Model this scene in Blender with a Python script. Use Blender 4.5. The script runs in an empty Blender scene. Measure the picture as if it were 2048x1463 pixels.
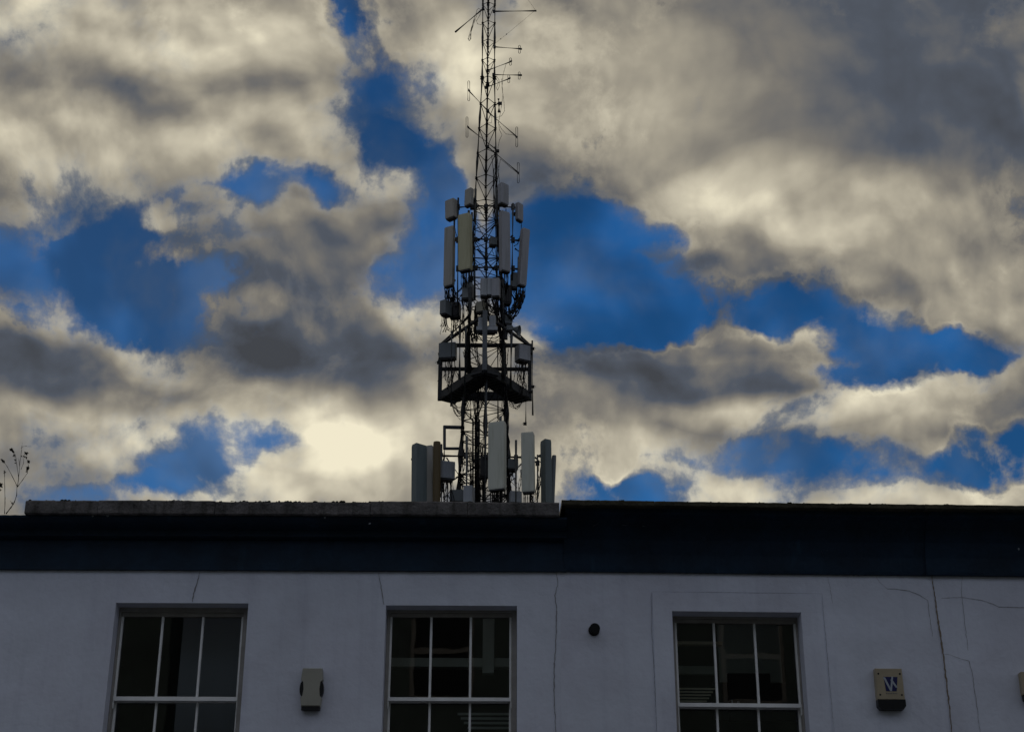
import bpy, math, random
from mathutils import Vector, Matrix
random.seed(7)
S = bpy.context.scene
COL = S.collection

# ------------------------------------------------------------------ camera
PW, PH, FPX = 2048.0, 1463.0, 3200.0
PITCH, ROLL = math.radians(24.4), math.radians(0.13)
_R0 = Vector((1, 0, 0)); _U0 = Vector((0, -math.sin(PITCH), math.cos(PITCH)))
FWD = Vector((0, math.cos(PITCH), math.sin(PITCH)))
RIGHT = (_R0 * math.cos(ROLL) + _U0 * math.sin(ROLL)).normalized()
UP = (_U0 * math.cos(ROLL) - _R0 * math.sin(ROLL)).normalized()
EYE = Vector((0, 0, 1.6))
cam = bpy.data.cameras.new('camera'); camo = bpy.data.objects.new('camera', cam); COL.objects.link(camo)
cam.sensor_width = 36.0; cam.lens = 36.0 * FPX / PW; cam.clip_start = 0.1; cam.clip_end = 3000
m = Matrix((RIGHT, UP, -FWD)).transposed().to_4x4(); m.translation = EYE
camo.matrix_world = m
S.camera = camo
S.view_settings.view_transform = 'Standard'; S.view_settings.look = 'None'
S.view_settings.exposure = 0.0; S.view_settings.gamma = 1.0

# ------------------------------------------------------------------ world: sky with drifting clouds
SUN_EL, SUN_AZ = math.radians(21.5), math.radians(-6.0)   # low sun beyond the roofs, behind cloud
W = bpy.data.worlds.new('World'); S.world = W; W.use_nodes = True
nt = W.node_tree; N = nt.nodes; L = nt.links
for n in list(N): N.remove(n)
def nd(t, **k):
    n = N.new(t)
    for a, b in k.items(): setattr(n, a, b)
    return n
def put(sock, v):
    if hasattr(v, 'is_output') or isinstance(v, bpy.types.NodeSocket): L.new(v, sock)
    else: sock.default_value = v
def mth(op, a, b=None, c=None, clamp=False):
    n = nd('ShaderNodeMath', operation=op); n.use_clamp = clamp
    put(n.inputs[0], a)
    if b is not None: put(n.inputs[1], b)
    if c is not None: put(n.inputs[2], c)
    return n.outputs[0]
def vm(op, a, b=None, s=None):
    n = nd('ShaderNodeVectorMath', operation=op); put(n.inputs[0], a)
    if b is not None: put(n.inputs[1], b)
    if s is not None: put(n.inputs['Scale'], s)
    return n.outputs['Value'] if op in ('DOT_PRODUCT', 'LENGTH') else n.outputs[0]
def mrange(v, a, b, c=0., d=1., t='SMOOTHSTEP'):
    n = nd('ShaderNodeMapRange', interpolation_type=t); put(n.inputs[0], v)
    for i, x in enumerate((a, b, c, d)): n.inputs[i + 1].default_value = x
    return n.outputs[0]
def mixc(f, a, b):
    n = nd('ShaderNodeMix', data_type='RGBA'); put(n.inputs[0], f); put(n.inputs[6], a); put(n.inputs[7], b)
    return n.outputs[2]
def noise(vec, scale, detail, rough=0.5, dist=0.0):
    n = nd('ShaderNodeTexNoise', noise_dimensions='2D'); L.new(vec, n.inputs['Vector'])
    n.inputs['Scale'].default_value = scale; n.inputs['Detail'].default_value = detail
    n.inputs['Roughness'].default_value = rough; n.inputs['Distortion'].default_value = dist
    return n
DIR = nd('ShaderNodeTexCoord').outputs['Generated']
fw = mth('MAXIMUM', vm('DOT_PRODUCT', DIR, tuple(FWD)), 0.12)
s_ = mth('MULTIPLY', mth('DIVIDE', vm('DOT_PRODUCT', DIR, tuple(RIGHT)), fw), FPX / 1000)
t_ = mth('MULTIPLY', mth('DIVIDE', vm('DOT_PRODUCT', DIR, tuple(UP)), fw), FPX / 1000)
cx = nd('ShaderNodeCombineXYZ'); L.new(s_, cx.inputs[0]); L.new(t_, cx.inputs[1])
ST = cx.outputs[0]                        # a flat chart of that quarter of the sky, fixed in the world
w1 = noise(ST, 2.2, 2, 0.5).outputs['Color']
w2 = noise(ST, 8.0, 4, 0.55).outputs['Color']
P0 = vm('ADD', ST, vm('MULTIPLY', vm('SUBTRACT', w1, (.5, .5, .5)), (.06, .05, 0)))
P1 = vm('ADD', ST, vm('MULTIPLY', vm('SUBTRACT', w1, (.5, .5, .5)), (.12, .10, 0)))
P2 = vm('ADD', P1, vm('MULTIPLY', vm('SUBTRACT', w2, (.5, .5, .5)), (.10, .10, 0)))
def blobs(P, lst):
    acc = None
    for (x, y, rx, ry, ang, wt) in lst:
        mp = nd('ShaderNodeMapping', vector_type='TEXTURE'); L.new(P, mp.inputs[0])
        mp.inputs['Location'].default_value = ((x - 1024) / 1000, (731 - y) / 1000, 0)
        mp.inputs['Rotation'].default_value = (0, 0, math.radians(ang))
        mp.inputs['Scale'].default_value = (rx / 1000, ry / 1000, 1)
        g = nd('ShaderNodeTexGradient', gradient_type='SPHERICAL'); L.new(mp.outputs[0], g.inputs[0])
        v = mth('SMOOTH_MIN', mth('MULTIPLY', g.outputs['Fac'], 2.2), 1.15, 0.9)
        acc = mth('MULTIPLY', v, wt) if acc is None else mth('MULTIPLY_ADD', v, wt, acc)
    return acc
#        x     y    rx   ry  tilt  weight          gaps of clear sky
HOLES = [(655, 20, 75, 80, -60, .8), (700, 120, 70, 120, 25, .7), (770, 250, 110, 130, 15, .62), (840, 340, 130, 90, -40, .95), (730, 60, 70, 60, 0, .35),
         (830, 140, 110, 70, 0, .5), (590, 375, 230, 60, -5, 1.0), (905, 420, 60, 150, 0, .7), (620, 210, 60, 30, 0, .3), (510, 370, 70, 50, 0, .5),
         (60, 555, 300, 105, 0, 1.1), (300, 570, 260, 120, -12, 1.1), (260, 450, 230, 60, 20, .9), (170, 640, 260, 50, 0, .7), (400, 640, 140, 50, 0, .4), (120, 450, 150, 50, 10, .4), (400, 575, 130, 70, 0, .75), (655, 385, 90, 45, 0, .5),
         (780, 575, 170, 80, 0, 1.0), (870, 480, 120, 130, 0, .8), (880, 600, 80, 70, 0, .5),
         (1130, 520, 170, 190, 0, 1.1), (1270, 440, 210, 60, -5, .95), (1200, 620, 200, 140, 0, 1.1), (1400, 615, 280, 80, 10, 1.0), (1280, 540, 140, 130, 0, .8), (1080, 440, 100, 60, 0, .4),
         (1690, 650, 240, 70, -10, 1.1), (1800, 720, 280, 75, 0, 1.2), (1700, 775, 160, 60, 0, 1.0), (1960, 690, 220, 45, 15, 1.15), (1560, 630, 150, 50, 0, .6),
         (1530, 905, 280, 50, 0, 1.0), (1960, 900, 170, 60, 0, 1.0), (1760, 925, 240, 50, 0, .85), (2045, 860, 50, 90, 0, .8), (1620, 975, 140, 40, 0, .6), (1590, 830, 90, 40, 0, .4),
         (470, 880, 160, 80, 10, 1.15), (575, 900, 100, 70, 0, .8), (380, 945, 160, 55, 0, 1.0), (230, 985, 240, 40, 0, .8), (1200, 985, 150, 50, 0, .7),
         (560, 850, 80, 60, 0, .5), (1330, 965, 140, 50, 0, .7), (1150, 930, 60, 60, 0, .3),
         (975, 520, 110, 150, 0, .9), (930, 400, 60, 70, 0, .4),
         # banks of cloud between them
         (815, 205, 60, 50, -40, -.4), (880, 190, 60, 60, 0, -.3), (720, 380, 60, 40, 0, -.3), (440, 400, 60, 25, 0, -.4), (100, 620, 80, 25, 0, -.3),
         (1250, 725, 240, 45, 5, -.6), (1440, 730, 300, 110, 4, -.7), (1630, 665, 70, 55, 0, -.6), (1540, 740, 100, 40, 0, -.3), (1380, 800, 420, 55, 0, -.55), (1860, 815, 320, 115, 12, -1.0), (640, 450, 200, 70, -15, -.6), (460, 610, 110, 50, 30, -.5),
         (620, 620, 260, 120, -20, -.7), (700, 910, 230, 120, 0, -.9), (150, 760, 320, 120, 0, -.6), (830, 375, 50, 40, 0, -.6), (330, 440, 60, 35, 0, -.8),
         (1310, 480, 60, 40, 0, -.8), (1600, 150, 800, 300, 0, -.9), (1750, 430, 480, 220, -25, -.8), (1050, 330, 150, 120, -40, -.6), (300, 150, 500, 240, 0, -.7),
         (620, 300, 160, 90, -30, -.4), (1420, 985, 130, 35, 0, -.45), (1900, 1000, 300, 40, 0, -.5), (1220, 910, 60, 50, 0, -.6), (1350, 925, 80, 35, 0, -.6)]
BRIGHT = [(700, 880, 360, 170, 0, .75), (700, 890, 120, 70, 0, .4), (330, 60, 420, 130, -5, .6), (560, 290, 300, 120, 10, .45), (90, 310, 320, 130, 0, .45), (150, 440, 320, 60, 0, .35), (60, 60, 200, 100, 0, .25),
          (320, 700, 180, 70, -20, .5), (300, 850, 340, 100, 0, .4), (830, 640, 120, 50, 0, .45), (1130, 160, 380, 220, 0, .42), (960, 120, 180, 160, 0, .3), (1400, 400, 330, 80, 20, .45), (1650, 400, 360, 100, -10, .4), (1420, 200, 360, 200, 0, .12),
          (1600, 650, 200, 45, 5, .45), (1550, 815, 260, 45, 0, .6), (1830, 790, 300, 90, 15, .5), (1260, 930, 300, 90, 0, .55), (1600, 990, 420, 60, 0, .5), (1930, 985, 300, 60, 0, .5), (1800, 550, 300, 90, -20, .35),
          (1920, 620, 200, 60, 0, .3), (510, 600, 60, 40, 0, .55), (790, 360, 130, 50, 10, .5), (450, 975, 220, 60, 0, .5), (1080, 670, 90, 50, 0, .4), (560, 120, 160, 160, 0, .25), (330, 440, 80, 40, 0, .3), (540, 430, 120, 40, 0, .25), (790, 500, 60, 50, 0, .25), (1350, 480, 60, 30, 0, .2), (60, 640, 200, 40, 0, .35),
          # thick, shaded cloud
          (180, 190, 300, 70, 0, -.12), (580, 500, 260, 90, -10, -.45), (620, 660, 260, 130, -30, -.5), (60, 730, 220, 90, 0, -.4), (480, 690, 180, 70, 0, -.45), (1200, 720, 200, 50, 0, -.5), (1430, 760, 280, 50, 0, -.45),
          (1130, 370, 260, 90, -20, -.4), (2050, 20, 750, 480, 0, -.42), (1450, 330, 260, 120, 10, -.1), (1850, 250, 320, 120, 0, -.15), (1430, 570, 300, 80, -10, -.45), (1700, 560, 200, 60, -15, -.3), (1560, 700, 180, 40, 0, -.2), (700, 790, 180, 70, 0, -.25), (1950, 860, 160, 40, 0, -.2), (20, 560, 100, 400, 0, -.15), (780, 760, 120, 80, 0, -.1), (250, 790, 200, 50, 0, -.25)]
def puff(P, sc, det):
    v = nd('ShaderNodeTexVoronoi', feature='F1', voronoi_dimensions='2D'); L.new(P, v.inputs['Vector']); v.normalize = True
    v.inputs['Scale'].default_value = sc; v.inputs['Detail'].default_value = det; v.inputs['Roughness'].default_value = .55
    return v.outputs['Distance']
STEP = (-.014, -.030, 0)                            # a step towards the sun
n1 = noise(P1, 5.2, 9, 0.63).outputs['Fac']
n3 = noise(P1, 4.2, 5, 0.42).outputs['Fac']; n3o = noise(vm('ADD', P1, STEP), 4.2, 5, 0.42).outputs['Fac']
b1 = puff(P1, 8.0, 2.5)
n2 = noise(P1, 1.7, 3, 0.5).outputs['Fac']
ahead = mrange(vm('DOT_PRODUCT', DIR, tuple(FWD)), .55, .9)
body = mth('MULTIPLY_ADD', blobs(P2, HOLES), -.92, mth('MULTIPLY_ADD', ahead, .28, .24))
low = noise(P1, 3.0, 3, .5).outputs['Fac']
body = mth('MULTIPLY_ADD', mth('SUBTRACT', low, .5), 1.1, body)
field = mth('MULTIPLY_ADD', mth('SUBTRACT', n1, .5), 4.4, body)
field = mth('MULTIPLY_ADD', mth('SUBTRACT', b1, .4), -1.3, field)
soft = mth('MULTIPLY_ADD', mrange(n2, .36, .60), 1.1, .85)
alpha = mth('DIVIDE', mth('ADD', field, .66), soft, clamp=True)
alpha = mrange(alpha, 0, 1)
mist = mth('MULTIPLY', mrange(mth('MULTIPLY_ADD', mth('SUBTRACT', n1, .5), 1.6, body), -.80, .45), .72)
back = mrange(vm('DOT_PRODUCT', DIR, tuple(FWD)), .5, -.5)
lum = mth('ADD', 0.42, mth('MULTIPLY', blobs(P1, BRIGHT), .42))
lum = mth('MULTIPLY_ADD', back, .38, lum)          # front-lit clouds behind the camera, brightened to fill the facade
lum = mth('MULTIPLY_ADD', mth('SUBTRACT', n2, .5), .25, lum)
lum = mth('MULTIPLY_ADD', mrange(field, .30, 1.1), -.10, lum)   # light comes through where the cloud is thin
lum = mth('MULTIPLY_ADD', mrange(field, .0, .40), .10, lum)
calm = mth('SUBTRACT', 1.0, blobs(ST, [(1620, 130, 560, 330, 0, .62)]))
lum = mth('MULTIPLY_ADD', mth('MULTIPLY', mth('SUBTRACT', n3, n3o), calm), 1.35, lum)
lum = mth('MULTIPLY_ADD', mth('SUBTRACT', n3, .5), .12, lum)
lum = mth('MULTIPLY_ADD', mth('SUBTRACT', b1, .4), -.22, lum)
ramp = nd('ShaderNodeValToRGB'); L.new(lum, ramp.inputs[0]); cr = ramp.color_ramp
pts = [(0.0, (.055, .06, .07)), (.22, (.082, .095, .12)), (.42, (.19, .178, .158)), (.62, (.35, .318, .252)), (.82, (.58, .53, .41)), (1.0, (.88, .81, .61))]
while len(cr.elements) < len(pts): cr.elements.new(.5)
for e, (p, c) in zip(cr.elements, pts): e.position = p; e.color = (*c, 1)
SKY_STR = 0.1
sky = nd('ShaderNodeTexSky', sky_type='NISHITA'); sky.sun_disc = False
sky.sun_elevation = SUN_EL; sky.sun_rotation = SUN_AZ
sky.air_density = 1.0; sky.dust_density = 0.0; sky.ozone_density = 4.0
skyc = nd('ShaderNodeVectorMath', operation='MULTIPLY'); L.new(sky.outputs[0], skyc.inputs[0]); skyc.inputs[1].default_value = (.115, .35, .53)
cl = vm('SCALE', ramp.outputs[0], s=1.0 / SKY_STR)
cool = mixc(mth('MULTIPLY', back, .8), cl, (3.6, 4.1, 5.3, 1))   # unseen clouds behind the camera tinted cool for bluer fill on the facade
veil = mth('MULTIPLY', mrange(noise(P1, 2.4, 5, .6).outputs['Fac'], .40, .68), .30)
veil = mth('MULTIPLY_ADD', mrange(s_, .1, -1.1), .14, veil)
clear = mixc(veil, skyc.outputs[0], (1.35, 1.75, 2.3, 1))
deep = mth('MULTIPLY_ADD', mrange(low, .35, .65), .50, .62)
clear = vm('SCALE', clear, s=deep)
clear = mixc(mist, clear, (.70, .98, 1.42, 1))
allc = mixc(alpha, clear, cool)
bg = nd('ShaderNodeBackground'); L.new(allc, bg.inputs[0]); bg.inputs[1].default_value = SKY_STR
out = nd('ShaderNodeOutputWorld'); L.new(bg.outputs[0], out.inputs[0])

# ------------------------------------------------------------------ sun (veiled by cloud)
sl = bpy.data.lights.new('sun', 'SUN'); sl.energy = 0.8; sl.angle = math.radians(10); sl.color = (1, .93, .8)
so = bpy.data.objects.new('sun', sl); COL.objects.link(so)
sd = Vector((math.sin(SUN_AZ) * math.cos(SUN_EL), math.cos(SUN_AZ) * math.cos(SUN_EL), math.sin(SUN_EL)))
so.rotation_euler = (-sd).to_track_quat('-Z', 'Y').to_euler(); so.location = (0, 0, 60)

# ------------------------------------------------------------------ helpers
def at(x, y, Y):
    d = RIGHT * ((x - PW / 2) / FPX) + UP * ((PH / 2 - y) / FPX) + FWD
    return EYE + d * (Y / d.y)
def mpp(p): return (p - EYE).dot(FWD) / FPX          # metres one photo pixel spans at p

def mat(name, col, rough=.7, var=.0, scale=6., bump=0., metal=0., stain=None, spec=.3, streak=False, bscale=40.):
    m = bpy.data.materials.new(name); m.use_nodes = True; t = m.node_tree; b = t.nodes['Principled BSDF']
    b.inputs['Roughness'].default_value = rough; b.inputs['Metallic'].default_value = metal
    b.inputs['Specular IOR Level'].default_value = spec
    b.inputs['Base Color'].default_value = (*col, 1)
    if var or bump or stain:
        tc = t.nodes.new('ShaderNodeTexCoord'); mp = t.nodes.new('ShaderNodeMapping'); t.links.new(tc.outputs['Object'], mp.inputs[0])
        if streak: mp.inputs['Scale'].default_value = (1, 1, .22)
        n = t.nodes.new('ShaderNodeTexNoise'); n.inputs['Scale'].default_value = scale; n.inputs['Detail'].default_value = 8; n.inputs['Roughness'].default_value = .65
        t.links.new(mp.outputs[0], n.inputs['Vector'])
        r = t.nodes.new('ShaderNodeValToRGB'); t.links.new(n.outputs['Fac'], r.inputs[0])
        lo = stain if stain else tuple(c * (1 - var) for c in col)
        r.color_ramp.elements[0].position = .3; r.color_ramp.elements[0].color = (*lo, 1)
        r.color_ramp.elements[1].position = .62; r.color_ramp.elements[1].color = (*[min(1, c * (1 + var * .5)) for c in col], 1)
        t.links.new(r.outputs[0], b.inputs['Base Color'])
        if bump:
            n2 = t.nodes.new('ShaderNodeTexNoise'); n2.inputs['Scale'].default_value = bscale; n2.inputs['Detail'].default_value = 6
            t.links.new(tc.outputs['Object'], n2.inputs['Vector'])
            bp = t.nodes.new('ShaderNodeBump'); bp.inputs['Strength'].default_value = bump; bp.inputs['Distance'].default_value = .02
            t.links.new(n2.outputs['Fac'], bp.inputs['Height']); t.links.new(bp.outputs[0], b.inputs['Normal'])
    return m
def glass(name):
    m = bpy.data.materials.new(name); m.use_nodes = True; t = m.node_tree; t.nodes.clear()
    o = t.nodes.new('ShaderNodeOutputMaterial'); mx = t.nodes.new('ShaderNodeMixShader'); tr = t.nodes.new('ShaderNodeBsdfTransparent'); g = t.nodes.new('ShaderNodeBsdfGlossy')
    f = t.nodes.new('ShaderNodeFresnel'); f.inputs[0].default_value = 1.7; tr.inputs[0].default_value = (.82, .86, .86, 1); g.inputs['Roughness'].default_value = .01
    n = t.nodes.new('ShaderNodeTexNoise'); n.inputs['Scale'].default_value = 2.5; tc = t.nodes.new('ShaderNodeTexCoord'); t.links.new(tc.outputs['Object'], n.inputs['Vector'])
    bp = t.nodes.new('ShaderNodeBump'); bp.inputs['Strength'].default_value = .05; bp.inputs['Distance'].default_value = .01
    t.links.new(n.outputs['Fac'], bp.inputs['Height']); t.links.new(bp.outputs[0], g.inputs['Normal'])
    t.links.new(f.outputs[0], mx.inputs[0]); t.links.new(tr.outputs[0], mx.inputs[1]); t.links.new(g.outputs[0], mx.inputs[2]); t.links.new(mx.outputs[0], o.inputs[0])
    return m
M = dict(
    render=mat('painted_render', (.64, .675, .79), .85, .08, 1.3, .25, stain=(.57, .60, .70), bscale=22),
    reveal=mat('reveal_paint', (.40, .39, .40), .8, .15, 5),
    navy=mat('navy_paint', (.006, .022, .047), .6, .45, 3, .25, spec=.25, bscale=30),
    coping=mat('weathered_concrete', (.13, .122, .125), .95, .4, 4, .8, stain=(.04, .04, .04)),
    dcoping=mat('lichened_concrete', (.05, .045, .03), .95, .4, 5, .8, stain=(.018, .018, .014)),
    moss=mat('dark_moss', (.02, .022, .012), 1, .4, 30),
    crack=mat('crack_line', (.27, .27, .30), 1),
    joint=mat('mortar_joint', (.22, .18, .14), .95, .3, 8),
    chip=mat('bare_chip', (.25, .27, .3), .9),
    wood=mat('white_gloss_paint', (.84, .85, .86), .4, .10, 9),
    wood2=mat('aged_frame_paint', (.30, .285, .27), .6, .2, 9),
    glass=glass('window_glass'),
    room=mat('room_wall', (.26, .28, .27), .9), beam=mat('pale_beam', (.80, .86, .82), .8), sky_reflect=mat('sky_reflection_grey', (.48, .49, .54), .9), slat=mat('cream_slat', (.8, .74, .58), .6),
    darkroom=mat('dark_furniture', (.02, .022, .025), .8), greenwall=mat('green_grey_wall', (.62, .70, .66), .8),
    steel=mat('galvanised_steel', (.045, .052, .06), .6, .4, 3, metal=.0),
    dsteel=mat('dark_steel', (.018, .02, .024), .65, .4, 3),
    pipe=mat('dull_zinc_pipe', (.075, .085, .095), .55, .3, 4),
    radome=mat('grey_radome', (.27, .265, .25), .55, .12, 1.2, streak=True),
    radomey=mat('yellowed_radome', (.345, .335, .225), .55, .12, 1.2, streak=True),
    radomeb=mat('blue_grey_radome', (.24, .25, .28), .55, .10, 1.2, streak=True),
    radomel=mat('pale_radome', (.40, .41, .36), .55, .10, 1.2, streak=True),
    teal=mat('teal_grey_radome', (.10, .125, .13), .55, .10, 1.2, streak=True),
    brown=mat('ochre_radome', (.075, .052, .02), .6, .2, 1.5, streak=True),
    box=mat('equipment_grey', (.26, .28, .31), .6, .12, 3),
    dbox=mat('equipment_dark_grey', (.11, .125, .135), .6, .15, 3),
    tan=mat('equipment_tan', (.26, .25, .2), .6, .12, 3),
    cable=mat('black_cable', (.009, .009, .011), .5),
    twig=mat('dry_stem', (.03, .025, .02), .9), leaf=mat('withered_leaf', (.015, .016, .012), .9),
    beige=mat('cream_plastic', (.33, .325, .285), .45, .08, 5), beige2=mat('faded_cream_plastic', (.37, .315, .225), .45, .12, 6),
    black=mat('black_plastic', (.006, .006, .008), .4), logo=mat('logo_navy', (.012, .014, .09), .5), white=mat('logo_white', (.36, .40, .46), .5), letter=mat('faint_lettering', (.16, .16, .17), .6),
    asphalt=mat('asphalt', (.05, .05, .052), .9, .2, 8, .3), paving=mat('paving', (.2, .19, .18), .9, .2, 3), brick=mat('opposite_brick', (.125, .155, .15), .9, .3, 2), roof=mat('roof_felt', (.06, .06, .065), .95, .2, 4),
)

def weather(m, tint, lo, sx, sz, a, b):
    t = m.node_tree; p = t.nodes['Principled BSDF']; src = p.inputs['Base Color'].links[0].from_socket
    tc = t.nodes.new('ShaderNodeTexCoord'); mp = t.nodes.new('ShaderNodeMapping'); mp.inputs['Scale'].default_value = (sx, sx, sz); t.links.new(tc.outputs['Object'], mp.inputs[0])
    n = t.nodes.new('ShaderNodeTexNoise'); n.inputs['Scale'].default_value = 1; n.inputs['Detail'].default_value = 6; n.inputs['Roughness'].default_value = .6; t.links.new(mp.outputs[0], n.inputs['Vector'])
    r = t.nodes.new('ShaderNodeMapRange'); r.inputs[1].default_value = a; r.inputs[2].default_value = b; r.inputs[3].default_value = lo; t.links.new(n.outputs['Fac'], r.inputs[0])
    x = t.nodes.new('ShaderNodeMix'); x.data_type = 'RGBA'; x.blend_type = 'MULTIPLY'; x.inputs[7].default_value = (*tint, 1)
    t.links.new(r.outputs[0], x.inputs[0]); t.links.new(src, x.inputs[6]); t.links.new(x.outputs[2], p.inputs['Base Color'])
weather(M['render'], (.90, .90, .92), 0, 9, .45, .52, .75)      # rain streaks
weather(M['render'], (.86, .83, .84), 0, .8, .9, .45, .70)      # old damp patches
weather(M['render'], (1.05, 1.05, 1.05), 0, 2.2, 2.6, .56, .66) # touched-up paint
weather(M['coping'], (.45, .45, .42), 0, 14, 3, .48, .66)
weather(M['navy'], (2.6, 2.2, 1.9), 0, 6, 1.2, .60, .78)        # bleached, chalky paint
for k_ in ('radome', 'radomey', 'radomeb', 'radomel', 'teal', 'box'): weather(M[k_], (.72, .72, .68), 0, 7, .8, .48, .72)

class MB:
    def __init__(s): s.v = []; s.f = []; s.mi = []; s.sm = []; s.mats = []; s.cur = 0
    def use(s, m):
        if m not in s.mats: s.mats.append(m)
        s.cur = s.mats.index(m); return s
    def face(s, idx, smooth=False): s.f.append(idx); s.mi.append(s.cur); s.sm.append(smooth)
    def quad(s, a, b, c, d):
        i = len(s.v); s.v += [a, b, c, d]; s.face((i, i + 1, i + 2, i + 3))
    def rings(s, rings, closed_ends=True, smooth=True, loop=True):
        i0 = len(s.v); n = len(rings[0])
        for r in rings: s.v += r
        for k in range(len(rings) - 1):
            for j in range(n if loop else n - 1):
                a = i0 + k * n + j; b = i0 + k * n + (j + 1) % n
                s.face((a, b, b + n, a + n), smooth)
        if closed_ends:
            s.face(tuple(range(i0 + n - 1, i0 - 1, -1))); s.face(tuple(i0 + (len(rings) - 1) * n + j for j in range(n)))
    def tube(s, pts, r, seg=8, r2=None):
        pts = [Vector(p) for p in pts]; rings = []; n = len(pts); ref = None
        for i, p in enumerate(pts):
            t = (pts[min(i + 1, n - 1)] - pts[max(i - 1, 0)]).normalized()
            if ref is None: ref = Vector((0, 0, 1)) if abs(t.z) < .9 else Vector((1, 0, 0))
            a = t.cross(ref)
            if a.length < 1e-4: a = t.orthogonal()
            a.normalize(); b = t.cross(a); rr = r if r2 is None else r + (r2 - r) * i / (n - 1)
            rings.append([p + a * (rr * math.cos(q * 2 * math.pi / seg)) + b * (rr * math.sin(q * 2 * math.pi / seg)) for q in range(seg)])
            ref = b if abs(t.dot(b)) < .5 else ref
            ref = a.cross(t) * -1 if False else ref
        s.rings(rings); return s
    def prism(s, prof, o, ax, ay, az, length, smooth=False, end=1.0):
        """profile points (in ax, ay) swept along az; centred on o"""
        r0 = [o + ax * (p[0] * end) + ay * (p[1] * end) for p in prof]; h = az * length
        r1 = [o + ax * p[0] + ay * p[1] + h * .03 for p in prof] if end != 1 else None
        if end != 1: s.rings([r0, r1, [o + ax * p[0] + ay * p[1] + h * .97 for p in prof], [q + h for q in r0]], smooth=smooth)
        else: s.rings([r0, [q + h for q in r0]], smooth=smooth)
        return s
    def box(s, c, ax, ay, az, sx, sy, sz, ch=None):
        """box of full sizes sx, sy, sz centred on c, with chamfered long edges"""
        ch = min(sx, sy) * .1 if ch is None else ch
        x, y = sx / 2, sy / 2
        pr = [(x, -y + ch), (x, y - ch), (x - ch, y), (-x + ch, y), (-x, y - ch), (-x, -y + ch), (-x + ch, -y), (x - ch, -y)]
        return s.prism(pr, c - az * (sz / 2), ax, ay, az, sz)
    def build(s, name, mt, parent=None, **tags):
        me = bpy.data.meshes.new(name)
        if not s.mats: s.mats = [mt]
        org = parent_loc(parent) if parent else (s.org if hasattr(s, 'org') else Vector((0, 0, 0)))
        me.from_pydata([tuple(Vector(v) - org) for v in s.v], [], s.f)
        for k in s.mats: me.materials.append(M[k])
        me.polygons.foreach_set('material_index', s.mi); me.polygons.foreach_set('use_smooth', s.sm); me.update()
        o = bpy.data.objects.new(name, me); COL.objects.link(o)
        if parent: o.parent = parent
        else: o.location = org
        for k, v in tags.items(): o[k] = v
        LOC[o] = org
        return o
LOC = {}
def parent_loc(p): return LOC[p]
def thing(name, label, cat, loc, group=None):
    o = bpy.data.objects.new(name, None); o.empty_display_size = .2; COL.objects.link(o); o.location = loc; LOC[o] = Vector(loc)
    o['label'] = label; o['category'] = cat
    if group: o['group'] = group
    return o
def mk(key): b = MB(); b.use(key); return b
X, Y_, Z = Vector((1, 0, 0)), Vector((0, 1, 0)), Vector((0, 0, 1))
def rnd(a, b): return random.uniform(a, b)
def rrect(w, d, r, n=3):
    pts = []
    for cx_, cy_, a0 in ((w / 2 - r, d / 2 - r, 0), (-w / 2 + r, d / 2 - r, 90), (-w / 2 + r, -d / 2 + r, 180), (w / 2 - r, -d / 2 + r, 270)):
        for k in range(n + 1):
            a = math.radians(a0 + 90 * k / n); pts.append((cx_ + r * math.cos(a), cy_ + r * math.sin(a)))
    return pts
def sag(a, b, drop, n=8, wob=0.0):
    a, b = Vector(a), Vector(b); out = []
    for i in range(n + 1):
        t = i / n; p = a.lerp(b, t); p.z -= drop * 4 * t * (1 - t)
        if 0 < i < n: p += Vector((rnd(-wob, wob), rnd(-wob, wob), rnd(-wob, wob) * .5))
        out.append(p)
    return out

# ------------------------------------------------------------------ ground, road, pavements
def sheet(name, x0, x1, y0, y1, z, mt):
    b = mk(mt); b.quad(Vector((x0, y0, z)), Vector((x1, y0, z)), Vector((x1, y1, z)), Vector((x0, y1, z)))
    return b.build(name, mt, kind='structure')
sheet('ground', -900, 900, -900, 900, -.004, 'asphalt')
sheet('road', -60, 60, 1.6, 9.2, 0.0, 'asphalt')
for yc, nm in ((10.6, 'pavement'), (-1.0, 'pavement')):
    b = mk('paving'); b.box(Vector((0, yc, .06)), X, Y_, Z, 120, 2.6, .12, .01); b.build(nm, 'paving', kind='structure')

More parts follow.
